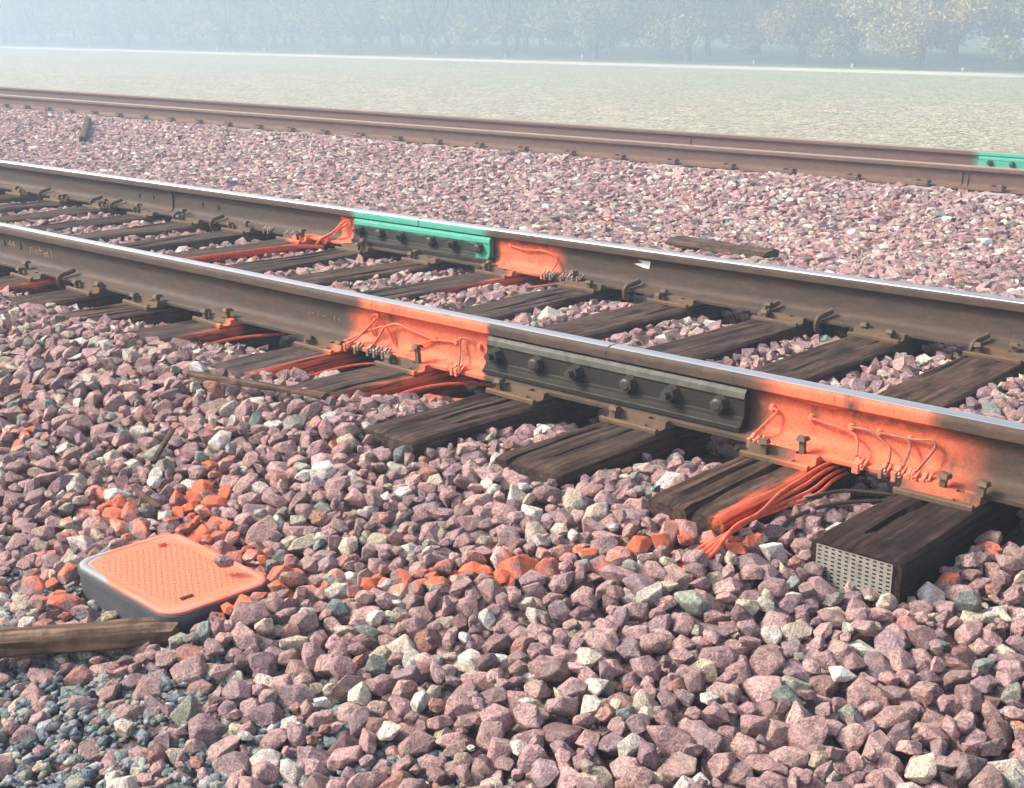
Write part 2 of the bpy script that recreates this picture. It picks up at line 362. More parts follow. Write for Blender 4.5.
def rock(seed, sub):
    """broken stone: the hull of scattered points, its edges chipped off"""
    rs = np.random.RandomState(seed); n = (9, 11)[sub] + rs.randint(0, 5); P = []
    tries = 0
    while len(P) < n and tries < 4000:
        tries += 1; d = rs.normal(size=3); d /= np.linalg.norm(d)
        if all(d @ q < .80 for q in P): P.append(d)
    p_ = rs.uniform(2.0, 5.5); P = np.array([q / (np.abs(q) ** p_).sum() ** (1 / p_) * rs.uniform(.72, 1.08) for q in P])
    sh = rs.uniform(-.38, .38, 3); P[:, 0] += sh[0] * P[:, 1]; P[:, 1] += sh[1] * P[:, 2]; P[:, 0] *= 1 + sh[2] * P[:, 2]
    bm = bmesh.new(); vs = [bm.verts.new(q) for q in P]; r = bmesh.ops.convex_hull(bm, input=bm.verts)
    bmesh.ops.delete(bm, geom=[e for e in r['geom_interior'] if isinstance(e, bmesh.types.BMVert)], context='VERTS')
    if sub: 
        bmesh.ops.dissolve_limit(bm, angle_limit=R(16), verts=bm.verts, edges=bm.edges)
        bmesh.ops.bevel(bm, geom=bm.edges[:], offset=.068, segments=1, affect='EDGES', clamp_overlap=True)
    bmesh.ops.triangulate(bm, faces=bm.faces); bm.verts.index_update(); bmesh.ops.recalc_face_normals(bm, faces=bm.faces)
    V = np.array([v.co[:] for v in bm.verts]); T = np.array([[v.index for v in f.verts] for f in bm.faces]); bm.free()
    V += rs.normal(0, .012 * sub, V.shape); V -= (V.max(0) + V.min(0)) / 2; V /= np.abs(V).max(0)[None]
    return V, T
PROTO = {1: [rock(200 + i, 1) for i in range(36)], 0: [rock(300 + i, 0) for i in range(16)]}

PAL = [(.42, lin(171, 142, 139)), (.20, lin(183, 152, 146)), (.13, lin(154, 132, 134)), (.05, lin(168, 128, 117)), (.06, lin(206, 197, 185)), (.065, lin(192, 178, 159)), (.030, lin(158, 158, 146)), (.014, lin(128, 137, 131)), (.03, lin(140, 114, 112)), (.034, lin(218, 213, 204))]
PW = np.cumsum([p for p, _ in PAL]); PC = np.array([c for _, c in PAL])
def stone_colours(n, rs):
    c = PC[np.searchsorted(PW, rs.rand(n) * PW[-1])].copy()
    return c * rs.uniform(.84, 1.34, (n, 1)) * rs.uniform(.97, 1.03, (n, 3))

SPRAY_LINES = [
    ([(-1.55, 2.60), (-1.62, 2.55), (-1.73, 2.46), (-1.81, 2.37), (-1.91, 2.26), (-2.06, 2.17), (-2.17, 2.05), (-2.29, 1.96), (-2.40, 1.89)], .036, .86),
    ([(-2.52, 1.90), (-2.82, 1.93), (-2.95, 2.00), (-3.03, 2.08)], .06, 1.1), ([(-3.08, 2.17), (-3.13, 2.22)], .035, .9), ([(-3.24, 2.30), (-3.30, 2.33)], .02, .6),
    ([(-2.93, 1.86), (-3.10, 1.88), (-3.32, 1.90)], .055, .66), ([(-3.20, 1.79), (-3.08, 1.62), (-2.95, 1.58)], .05, .52), ([(-3.88, 1.98), (-4.05, 2.13)], .045, .5),
    ([(-2.83, 2.43), (-2.85, 2.42)], .02, .8), ([(-1.72, 2.42), (-1.73, 2.40)], .02, .6), ([(-1.15, 2.72), (-1.07, 2.88)], .02, .45), ([(-2.42, 1.72), (-2.40, 1.88)], .05, .8), ([(-1.08, 2.95), (-1.10, 3.0)], .02, .7),
    ([(-2.78, 1.50), (-2.95, 1.55)], .04, .6), ([(-.75, 2.36), (-.76, 2.34)], .025, .8), ([(-3.60, 3.02), (-3.66, 3.10)], .04, .5), ([(-3.0, 3.10), (-3.02, 3.0)], .03, .6), ([(-5.6, 3.95), (-5.5, 4.5)], .06, .6), ([(-5.62, 2.9), (-5.52, 3.1)], .04, .6)]
def paint_at(x, y):
    best = 0.0
    for pts, r, s in SPRAY_LINES:
        for (ax, ay), (bx, by) in zip(pts[:-1], pts[1:]):
            dx, dy = bx - ax, by - ay; t = min(1, max(0, ((x - ax) * dx + (y - ay) * dy) / (dx * dx + dy * dy + 1e-9)))
            d = math.hypot(x - ax - dx * t, y - ay - dy * t)
            best = max(best, s * min(1, math.exp(-max(0, d - r * .6) ** 2 / (r * .75) ** 2)))
    return best if best > .12 else 0.0

BOX = (-2.668, 1.730, -0.158); BOX_SX, BOX_SY = .462, .298      # the junction box: centre of its lid, size

def deposit():
    """drops stones one by one on a height map: each comes to rest in the lowest of a few spots"""
    rs = np.random.RandomState(7); res = .008
    x0, x1, y0, y1 = -10.4, -.1, .95, 5.42
    nx, ny = int((x1 - x0) / res), int((y1 - y0) / res)
    gx = x0 + (np.arange(nx) + .5) * res; gy = y0 + (np.arange(ny) + .5) * res
    GX, GY = np.meshgrid(gx, gy); S = surf(GX, GY); H = (S - .075).astype(float)
    for i, (a, b) in enumerate(TIES):
        sk = (b - a) / (Y2 - Y1); cx = a + (GY - Y1) * sk
        bury = .20 if i == 13 else .15 if i in (10, 11, 12) else .10 if i < 10 else .004
        H[(np.abs(GX - cx) < .113) & (GY > END_Y[i] + .004) & (GY < END_Y[i] + 2.74)] = .0
        H[(np.abs(GX - cx) < .113) & (GY > END_Y[i] + bury) & (GY < END_Y[i] + 2.74)] = 1.0
    H[(np.abs(GX - BOX[0]) < BOX_SX / 2) & (np.abs(GY - BOX[1]) < BOX_SY / 2)] = 1.0
    for yr in (Y1, Y2): H[np.abs(GY - yr) < .065] = np.maximum(H[np.abs(GY - yr) < .065], -.055)
    out = []; N = 78000; blk = H > .9
    tri = rs.rand(N * 6, 2)
    for it in range(N):
        a = rs.uniform(.027, .045) * (1.36 if rs.rand() < .10 else 1) * (.70 if rs.rand() < .24 else 1)
        if it > N * .80: a *= .60
        ax = np.array([a, a * rs.uniform(.62, .92), a * rs.uniform(.50, .80)])
        yaw = rs.uniform(0, 2 * math.pi); tl = rs.normal(0, .38); tl2 = rs.normal(0, .38)
        Rm = np.array((Matrix.Rotation(yaw, 3, 'Z') @ Matrix.Rotation(tl, 3, 'X') @ Matrix.Rotation(tl2, 3, 'Y')))
        M = Rm @ np.diag(ax ** 2) @ Rm.T; hw = math.sqrt(M[0, 0]); hh = math.sqrt(M[1, 1])
        kx, ky = int(hw / res), int(hh / res)
        lx = np.arange(-kx, kx + 1) * res; ly = np.arange(-ky, ky + 1) * res; LX, LY = np.meshgrid(lx, ly)
        inv = np.linalg.inv(M[:2, :2]); m = M[2, :2]
        q = inv[0, 0] * LX * LX + 2 * inv[0, 1] * LX * LY + inv[1, 1] * LY * LY; ok = q < 1
        w_ = m @ inv; mid = w_[0] * LX + w_[1] * LY; half = np.sqrt(np.clip(1 - q, 0, None) * (M[2, 2] - w_ @ m))
        lo, hi = (mid - half)[ok], (mid + half)
        best = None
        for k in range(4):
            if it % 9 < 4:   # the shoulder shows most: visit it more often
                yy = .98 + 1.75 * rs.rand(); xx = x0 + .2 + (x1 - x0 - .3) * rs.rand()
                if xx < -yy * 2.5 - .2 or xx > -yy * .08: continue
            else:
                yy = 2.7 + 2.65 * rs.rand(); xx = x0 + .2 + (x1 - x0 - .3) * rs.rand()
                if xx < -yy * 2.3 or xx > -yy * .12: continue
            j, i = int((yy - y0) / res), int((xx - x0) / res)
            if j - ky < 0 or i - kx < 0 or j + ky + 1 > ny or i + kx + 1 > nx: continue
            sub = H[j - ky:j + ky + 1, i - kx:i + kx + 1][ok]
            d = sub - lo
            zc = np.partition(d, int(len(d) * .74))[int(len(d) * .74)]
            if (sub > .9).mean() > .10: continue
            sc = zc + ax[2] * .5 - S[j, i]
            if best is None or sc < best[0]: best = (sc, zc, i, j)
        if best is None or best[0] > .006 + .014 * rs.rand(): continue
        sc, zc, i, j = best
        yy = gy[j]
        if yy < 1.62 and gx[i] < -1.55:            # the toe of the ballast, pebbles show between the stones
            edge = 1.36 + .10 * math.sin(gx[i] * 5) + (gx[i] + 2.2) * -.10
            if yy < edge and rs.rand() < (.86 if gx[i] < -2.18 else .18): continue
        v = H[j - ky:j + ky + 1, i - kx:i + kx + 1]; bl = blk[j - ky:j + ky + 1, i - kx:i + kx + 1]
        np.copyto(v, np.maximum(v, zc + hi), where=ok & ~bl)
        out.append((gx[i], gy[j], zc, ax, Rm))
    return out

def instances(items, protos, rs):
    """merges stones (x, y, z, 3x3) into vertex, triangle and tint arrays; items: list of (pos, mat3, rgba)"""
    Vs, Ts, Cs, off = [], [], [], 0
    P = np.array([i[0] for i in items]); Mx = np.array([i[1] for i in items]); C = np.array([i[2] for i in items])
    which = rs.randint(0, len(protos), len(items))
    for k, (pv, pt) in enumerate(protos):
        s = np.where(which == k)[0]
        if not len(s): continue
        W = np.einsum('nij,vj->nvi', Mx[s], pv) + P[s][:, None]
        n, v = len(s), len(pv)
        Vs.append(W.reshape(-1, 3)); Ts.append((pt[None] + (off + np.arange(n) * v)[:, None, None]).reshape(-1, 3)); Cs.append(np.repeat(C[s], v, 0)); off += n * v
    return np.concatenate(Vs), np.concatenate(Ts), np.concatenate(Cs)

def seen(p):
    d = Vector(p) - Vector((0, 0, 1.174)); z = d.dot(fw); u = 512 + F_PX * d.dot(rt) / z; v = 384 - F_PX * d.dot(up) / z
    return u, v, z

rs = np.random.RandomState(11)
dep = deposit()
cols = stone_colours(len(dep), rs); cand = []; rest = []
for k, (x, y, z, ax, Rm) in enumerate(dep):
    pt = paint_at(x, y); pt = pt * rs.uniform(.28, 1.0) if pt else 0
    pt = min(1, pt); u, v, zz = seen((x, y, z)); size = ax[0] * ax[1] / zz ** 2
    M3 = Rm @ np.diag(ax); top = z + ax[2] * .5 - surf(x, y)
    inside = 20 < u < 1004 and 300 < v < 775
    cand.append((size * (1 if inside and top > -.022 else 0), (x, y, z), M3, (*cols[k], pt), zz))
order = sorted(range(len(cand)), key=lambda i: -cand[i][0])
rock_me = [np_mesh('stone', p, t, M_STONE_O, False) for p, t in PROTO[1]]
for i in order[:300]:
    s_, p_, M3, c_, _ = cand[i]
    o = link('stone', rock_me[i % len(rock_me)], ballast)
    o.matrix_local = Matrix.Translation(p_) @ Matrix(M3.tolist()).to_4x4(); o.color = c_
    if c_[3] > .7: o['label'] = 'ballast stone sprayed orange'
mass = [[], [], []]
for i in order[300:]:
    s_, p_, M3, c_, zz = cand[i]; mass[1 if zz < 4.4 else 0].append((p_, M3, c_))
# the ballast between and around the far rails: too many and too small to place one by one
rs = np.random.RandomState(5); far = []
g = .043
for y in np.arange(5.36, 13.4, g):
    xs = np.arange(-y * 2.4 - .6, -y * .12 + .4, g)
    X = xs + rs.uniform(-.5, .5, len(xs)) * g * 1.1; Yv = y + rs.uniform(-.5, .5, len(xs)) * g * 1.1
    keep = (np.abs(Yv - Y3) > .085) & (np.abs(Yv - Y4) > .085)
    if y > 10.55: keep &= rs.rand(len(xs)) < .75
    X, Yv = X[keep], Yv[keep]
    n = len(X); Z = surf(X, Yv) - .012 + rs.normal(0, .008, n); C = stone_colours(n, rs)
    th = rs.uniform(0, 6.283, n); A = rs.uniform(.024, .040, n) * np.where(rs.rand(n) < .12, 1.35, 1.0); B = A * rs.uniform(.6, .9, n); Cz = A * rs.uniform(.5, .75, n); tx = rs.normal(0, .35, n)
    c, s = np.cos(th), np.sin(th); ct, st = np.cos(tx), np.sin(tx)
    for k in range(n):
        Rm = np.array([[c[k], -s[k] * ct[k], s[k] * st[k]], [s[k], c[k] * ct[k], -c[k] * st[k]], [0, st[k], ct[k]]])
        far.append(((X[k], Yv[k], Z[k]), Rm * np.array([A[k], B[k], Cz[k]]), (*C[k], 0)))
for it in far: mass[0].append(it)
P0 = [PROTO[0], PROTO[1]]
VV, TT, CC, off = [], [], [], 0
for lv in (0, 1):
    v, t, c = instances(mass[lv], P0[lv], rs); VV.append(v); TT.append(t + off); CC.append(c); off += len(v)
mo = link('stone_mass', np_mesh('stone_mass', np.concatenate(VV), np.concatenate(TT), M_STONE, False, np.concatenate(CC)), ballast); tag(mo, kind='stuff')
# small blue-grey pebbles at the toe
peb = []
PP = np.array([lin(150, 160, 166), lin(126, 140, 150), lin(180, 184, 182), lin(112, 122, 128), lin(164, 162, 148), lin(126, 142, 138)])
rs = np.random.RandomState(3)
for k in range(5200):
    x, y = rs.uniform(-3.4, -1.45), rs.uniform(.95, 1.66); a = rs.uniform(.006, .016) * (1.5 if rs.rand() < .07 else 1)
    z = float(surf(x, y)) - .042 + .028 * min(1, max(0, (1.9 - y) / .6)) + .006 + rs.uniform(0, .008)
    Rm = np.array(Matrix.Rotation(rs.uniform(0, 6.28), 3, 'Z') @ Matrix.Rotation(rs.normal(0, .4), 3, 'X'))
    peb.append(((x, y, z), Rm * np.array([a, a * .8, a * .6]), (*(PP[rs.randint(6)] * rs.uniform(.7, 1.25)), 0)))
v, t, c = instances(peb, PROTO[0], rs)
po = link('pebble_mass', np_mesh('pebble_mass', v, t, M_STONE, True, c), ballast); tag(po, kind='stuff')
# the odd rounded stone on the lid
st = link('stone', rock_me[3], None); st.location = (-2.545, 1.80, -.122); st.scale = (.024, .019, .016); st.color = (*lin(150, 128, 130), 0)
tag(st, 'small mauve stone lying on the orange lid of the junction box', 'stone')

# ------------------------------------------------------------------ rails
HALF = [(.076, 0), (.076, .0105), (.0735, .0125), (.050, .0175), (.028, .0225), (.016, .030), (.0105, .044), (.0088, .062), (.0088, .100), (.0098, .122), (.0135, .133), (.022, .141), (.0345, .1455), (.0373, .1485), (.0373, .166), (.0362, .173), (.033, .1785), (.027, .1823), (.019, .1844), (.010, .1856), (0, .186)]
PROF = [(-y, z) for y, z in HALF] + [(y, z) for y, z in HALF[::-1][1:]]
SEAT = .014
M_WORN = plain('rail_worn_tan', lin(140, 128, 112), .55, .15, .15, 80, spec=.4)
def rail(name, x0, x1, y, z, mat, label, top=M_POL, ylim=-1):
    m = MB(); m.prism([(a, b) for a, b in PROF], x0, x1, 0, max(1, int((x1 - x0) / 2)), True, lambda a, b: 1 if min(a[1], b[1]) > .1780 and (a[0] + b[0]) / 2 > ylim else 0)
    o = m.build(name, [mat, top]); o.location = (0, y, z); return tag(o, label, 'rail')
rA = rail('rail', -60, -2.404, Y1, SEAT, M_RAIL, 'nearest rail, left length, its right end sprayed orange before the dark joint', M_POL, -.0245)
rB = rail('rail', -2.396, 24, Y1, SEAT, M_RAIL, 'nearest rail, right length, sprayed orange beside the dark bolted joint', M_POL, -.0245)
rC = rail('rail', -60, -4.759, Y2, SEAT, M_RAIL, 'second rail from the camera, left length with bolt holes and weld')
rD = rail('rail', -4.751, 24, Y2, SEAT, M_RAIL, 'second rail from the camera, right length with a torn white sticker')
rE = rail('rail', -60, 24, Y3, Z3, M_RAIL2, 'reddish rail of the far track, nearer one with clips along its foot', M_WORN)
rF = rail('rail', -60, -4.34, Y4, Z4, M_RAIL2, 'reddish rail of the far track, farthest one beside the field', M_WORN)
rG = rail('rail', -4.332, 24, Y4, Z4, M_RAIL2, 'farthest rail, short length right of its green joint', M_WORN)

def weld(parent, x, w=.03):
    m = MB(); k = 1.0
    pr = [(-(y + .009 if z > .015 else y + .002), z) for y, z in HALF[1:13]]
    m.prism(pr + [(-.004, .138), (-.004, .02)], x - w / 2, x + w / 2, 0, 1, True); return m.build('weld_collar', parent.data.materials[0], parent)
weld(rC, -6.93, .035); weld(rE, -4.36); weld(rF, -7.98); weld(rE, -4.30, .012)
def hole(parent, x, z, r=.013):
    m = MB(); m.cyl((x, -.0145, z), (x, -.0080, z), r, r, 12); return m.build('bolt_hole', M_WIRE_D, parent)
for x in (-6.15, -5.995): hole(rA, x, .094)
for x in (-7.28, -7.13, -6.62, -6.465): hole(rC, x, .088)

M_ANCH = rail_material('anchor_rust', lin(74, 66, 56), lin(92, 74, 56))
def anchor(parent, x, tilt=0.0, sz=1.0):
    m = MB()
    path = [(-.006, -.062, -.052), (-.005, -.088, -.040), (-.003, -.100, -.014), (0, -.098, .012), (.006, -.082, .030), (.020, -.052, .040), (.036, -.026, .054)]
    m.tube([Vector(p) for p in path], .0145 * sz, 6, 0, 3); o = m.build('rail_anchor', M_ANCH, parent); o.location = (x, -.010, 0.004); o.scale = (.85, .9, .8); return o
for x in (-8.34, -7.70, -7.47, -6.78, -6.41, -3.405, -2.709, -2.466, -1.838): anchor(rC if x < -4.75 else rD, x, .15)
for x in (-5.50, -6.4): anchor(rA, x, .0)

# torn sticker and chalk marks
m = MB(); m.add([(-3.425, -.0125, .138), (-3.372, -.0125, .142), (-3.335, -.0125, .131), (-3.342, -.0120, .098), (-3.372, -.0118, .100), (-3.425, -.0118, .112), (-3.378, -.0119, .122)], [[0, 1, 2, 6], [2, 3, 4, 5, 6]])
b = MB(); [b.add([(x, y - .0008, z) for x, y, z in m.v], m.f)]; b.build('sticker', M_WHITE, rD)
def chalk(parent, strokes, x0, z0, sx, sz, w=.0035):
    m = MB()
    for s in strokes:
        for (a, b_), (c, d) in zip(s[:-1], s[1:]):
            A = Vector((x0 + a * sx, -.0108, z0 + b_ * sz)); B = Vector((x0 + c * sx, -.0108, z0 + d * sz)); dd = (B - A).normalized(); n = Vector((-dd.z, 0, dd.x)) * w / 2
            m.add([A - n, B - n, B + n, A + n], [[0, 1, 2, 3]])
    return tag(m.build('chalk_mark', M_CHALK, parent), kind='stuff')
DIG4 = lambda o: [[(o + .6, 0), (o + .6, 1), (o, .4), (o + .85, .4)]]
chalk(rA, DIG4(0) + DIG4(1.0), -6.105, .080, .034, .032)
chalk(rA, [[(0, 0), (0, .7), (.25, .7), (.4, 0)], [(.6, .3), (.8, .6), (1, .3), (.8, 0), (.6, .3)], [(1.3, 1), (1.3, 0)], [(1.1, .6), (1.6, .6)], [(2.2, .5), (1.8, .3), (2.1, 0), (2.3, .6), (2.4, 0)], [(2.8, 1), (2.85, .1)]], -5.90, .070, .068, .040)
chalk(rA, [[(0, .2), (.12, .55)], [(.35, .5), (.55, .42)], [(.9, .3), (1.0, .6)], [(1.4, .35), (1.65, .5)], [(2.4, .2), (2.5, .6)], [(2.75, .5), (2.9, .25)]], -3.85, .062, .062, .040, .0022)

# ------------------------------------------------------------------ joint bars
def joint_bar(name, x0, x1, y, z, mat, lip, bolts, label, kind='near', sc=1.0):
    e = empty(name, ((x0 + x1) / 2, y, z)); tag(e, label, 'joint bar', 'joint bars bolted over the rail ends'); c = (x0 + x1) / 2
    pr = [(-.0110, .0345), (-.030, .0250), (-.060, .0190), (-.0645, .0205), (-.0645, .0320), (-.056, .0345), (-.053, .0445), (-.0480, .0475), (-.0470, .0560), (-.0415, .0600), (-.0400, .1060), (-.0430, .1130), (-.0405, .1290), (-.030, .1400), (-.0125, .1325)]
    m = MB(); m.prism(pr, x0 - c, x1 - c, 0, 6, False, lambda a, b: 1 if (lip and a[1] > .1125 and b[1] < .1405 and b[1] > a[1]) else 0)
    m.build('bar', [mat, lip or mat], e)
    m2 = MB(); m2.prism([(-.0640, .0322), (-.0668, .0328), (-.0668, .0352), (-.0640, .0356)], x0 - c + .004, x1 - c - .004); m2.build('lower_lip', lip or mat, e)
    for k, bx in enumerate(bolts):
        b = MB(); zz = .0855; yb = -.0405
        nut = k % 2 == 0
        b.cyl((bx - c, yb, zz), (bx - c, yb - .005, zz), .0275, .0265, 14)
        if nut:
            b.cyl((bx - c, yb - .005, zz), (bx - c, yb - .030, zz), .0250, .0235, 6, 0, False); b.cyl((bx - c, yb - .030, zz), (bx - c, yb - .052, zz), .0125, .0118, 10)
        else:
            b.cyl((bx - c, yb - .005, zz), (bx - c, yb - .026, zz), .0260, .0240, 6, 0, False); b.cyl((bx - c, yb - .026, zz), (bx - c, yb - .030, zz), .0195, .013, 10)
        b.build('bolt', M_BOLT, e)
    return e
joint_bar('joint_bar', -2.897, -1.900, Y1, SEAT, M_BAR, M_BARLIP, [-2.852, -2.674, -2.513, -2.306, -2.147, -1.979], 'dark grey six-bolt joint bar on the nearest rail between orange stretches')
joint_bar('joint_bar', -5.235, -4.265, Y2, SEAT, M_BARG, None, [-5.182, -5.029, -4.872, -4.656, -4.503, -4.329], 'six-bolt joint bar on the second rail, its top edge sprayed green')
joint_bar('joint_bar', -4.83, -3.84, Y4, Z4, M_BARG2, None, [-4.72, -4.52, -4.36, -4.20, -4.04, -3.9], 'joint bar on the farthest rail painted green all over')
for nm, xj, yj, zj, pn in (('insulator', -2.40, Y1, SEAT, rB), ('insulator', -4.755, Y2, SEAT, rD)):
    m = MB(); m.prism([(y * .985, z * .997 + .0002) for y, z in PROF], xj - .0035, xj + .0035); m.build('end_post', M_WIRE_D, pn)

# ------------------------------------------------------------------ wooden ties with plates and spikes
def tie_mesh(i, length):
    rnd = random.Random(i * 7 + 1); w_, h = .229, .178; nxp, nyp = 29, 84
    cracks = []
    for k in range(rnd.randint(7, 11)):
        cracks.append((rnd.uniform(-.09, .09), rnd.uniform(0, length), rnd.uniform(.25, 1.1), rnd.uniform(.006, .020), rnd.uniform(.004, .008)))
    if i == 16: cracks += [(.012, 0, 1.05, .055, .0085), (-.05, .1, .7, .02, .006)]
    if i == 17: cracks += [(-.02, .15, .42, .018, .005)]
    if i == 15: cracks += [(-.06, .0, .6, .02, .006), (.02, .1, .9, .014, .005)]
    sx = i * 3.7
    m = MB(); vs = []; prof_n = None
    for j in range(nyp + 1):
        y = length * j / nyp; row = []
        for k in range(nxp):
            x = -w_ / 2 + w_ * k / (nxp - 1); xe = abs(x) - (w_ / 2 - .016)
            z = -max(0, xe) ** 2 * 45
            z += .0055 * mnoise.noise(Vector((x * 55 + sx, y * 2.5, i))) + .005 * mnoise.noise(Vector((x * 14, y * 5, i + 9)))
            for cx, cy, cl, dp, wd in cracks:
                if cy - .02 < y < cy + cl:
                    xc = cx + .010 * mnoise.noise(Vector((y * 3, cx * 40, i))); fall = min(1, (cy + cl - y) / (cl * .6))
                    q = abs(x - xc) / wd
                    if q < 1.4: z -= dp * fall * max(0, 1 - q / 1.4)
            e = max(0, .02 - min(y, length - y)); z -= e * e * 18
            row.append((x, y, z))
        for s_ in (1, -1):
            col_ = []
            for q in range(1, 7):
                zz = -h * q / 6; bul = .004 * mnoise.noise(Vector((s_ * 5 + sx, y * 3, zz * 22)))
                col_.append((s_ * (w_ / 2 + bul), y + .003 * mnoise.noise(Vector((zz * 40, s_, i))) * (j in (0, nyp)), zz))
            if s_ == 1: right = col_
            else: left = col_
        ring = row + right + left[::-1]; prof_n = len(ring); vs += ring
    fs = [[j * prof_n + k, j * prof_n + (k + 1) % prof_n, (j + 1) * prof_n + (k + 1) % prof_n, (j + 1) * prof_n + k] for j in range(nyp) for k in range(prof_n)]
    m.add(vs, fs, 0, True)
    # end caps as strips between the top row and the sides
    for j in (0, nyp):
        b0 = j * prof_n; ring = vs[b0:b0 + prof_n]; m.add(ring, [list(range(prof_n))], 0, False)
    return m

def plate_mesh():
    xs = [-.105, -.072, -.050, .038, .060, .105]; pr = [(-.152, .0), (-.152, .011), (-.148, .0145), (-.139, .0145), (-.134, .0065), (-.116, .0055), (-.1040, .0075), (-.1000, .0250), (-.0790, .0265), (-.0775, .0140), (.0775, .0140), (.079, .0235), (.0955, .0230), (.0985, .0085), (.134, .0085), (.146, .0125), (.160, .011), (.160, .0)]
    m = MB(); n = len(pr)
    # extra cuts so that the square spike holes can be left open
    holes = {(7, 1), (7, 3), (5, 3), (11, 1), (13, 3)}
    for i in range(len(xs) - 1):
        for k in range(n - 1):
            a, b = pr[k], pr[k + 1]; q = [(xs[i], *a), (xs[i + 1], *a), (xs[i + 1], *b), (xs[i], *b)]
            if (k, i) in holes:
                m.add(q + [(p[0], p[1], .001) for p in q], [[0, 1, 5, 4], [1, 2, 6, 5], [2, 3, 7, 6], [3, 0, 4, 7]])
            else: m.add(q, [[0, 1, 2, 3]])
    for x in (xs[0], xs[-1]): m.add([(x, y, z) for y, z in pr], [list(range(n))])
    return m.mesh('tie_plate', M_PLATE)
def spike_mesh():
    m = MB(); m.box((0, 0, -.02), (.0155, .0155, .085)); zt = .024
    vs = [(-.014, -.017, zt), (.014, -.017, zt), (.017, .006, zt), (.012, .024, zt - .002), (-.012, .024, zt - .002), (-.017, .006, zt)]
    tp = [(-.011, -.012, zt + .011), (.011, -.012, zt + .011), (.0135, .004, zt + .013), (.009, .018, zt + .008), (-.009, .018, zt + .008), (-.0135, .004, zt + .013)]
    m.add(vs + tp, [[k, (k + 1) % 6, 6 + (k + 1) % 6, 6 + k] for k in range(6)] + [[5, 4, 3, 2, 1, 0], [6, 7, 8, 9, 10, 11]]); return m.mesh('spike', M_SPIKE)
PLATE, SPIKE = plate_mesh(), spike_mesh()
# spikes per tie at the nearest rail: (x across the plate, y from the rail, height of the head above the plate, turned)
NEARSP = {9: [(-.07, -.118, 0, .1), (.07, -.086, .004, 0)], 10: [(-.06, -.118, 0, .3), (.085, -.086, .012, 0)], 11: [(-.06, -.118, .004, .2), (.06, -.086, .020, 0)], 12: [(-.06, -.12, -.004, .5), (.085, -.088, -.006, 0)],
          13: [(-.06, -.12, -.002, 0), (.055, -.088, .045, .1)], 14: [(-.075, -.118, .002, .1)], 15: [(-.075, -.118, .002, .1)], 16: [(-.05, -.112, .006, .2), (.055, -.088, .030, 0)], 17: [(.0, -.09, .020, 0), (.10, -.088, .022, 0)]}
ORD = ['first', 'second', 'third', 'fourth', 'fifth', 'sixth', 'seventh', 'eighth', 'ninth', 'tenth', 'eleventh', 'twelfth', 'thirteenth', 'fourteenth', 'fifteenth', 'sixteenth', 'seventeenth']
TIELAB = {17: 'black wooden tie with a perforated metal plate on its near end', 16: 'split wooden tie with a bundle of orange sprayed cables along its edge', 18: 'wooden tie just right of the tie with the perforated end plate', 19: 'wooden tie second to the right of the perforated end plate tie'}
SPECIAL = {15: 'cracked brown tie, ', 14: 'tie under the nearest joint, ', 13: 'tie with orange side and cable, ', 12: 'grey tie with orange right edge, ', 11: 'tie sprayed faintly orange, '}
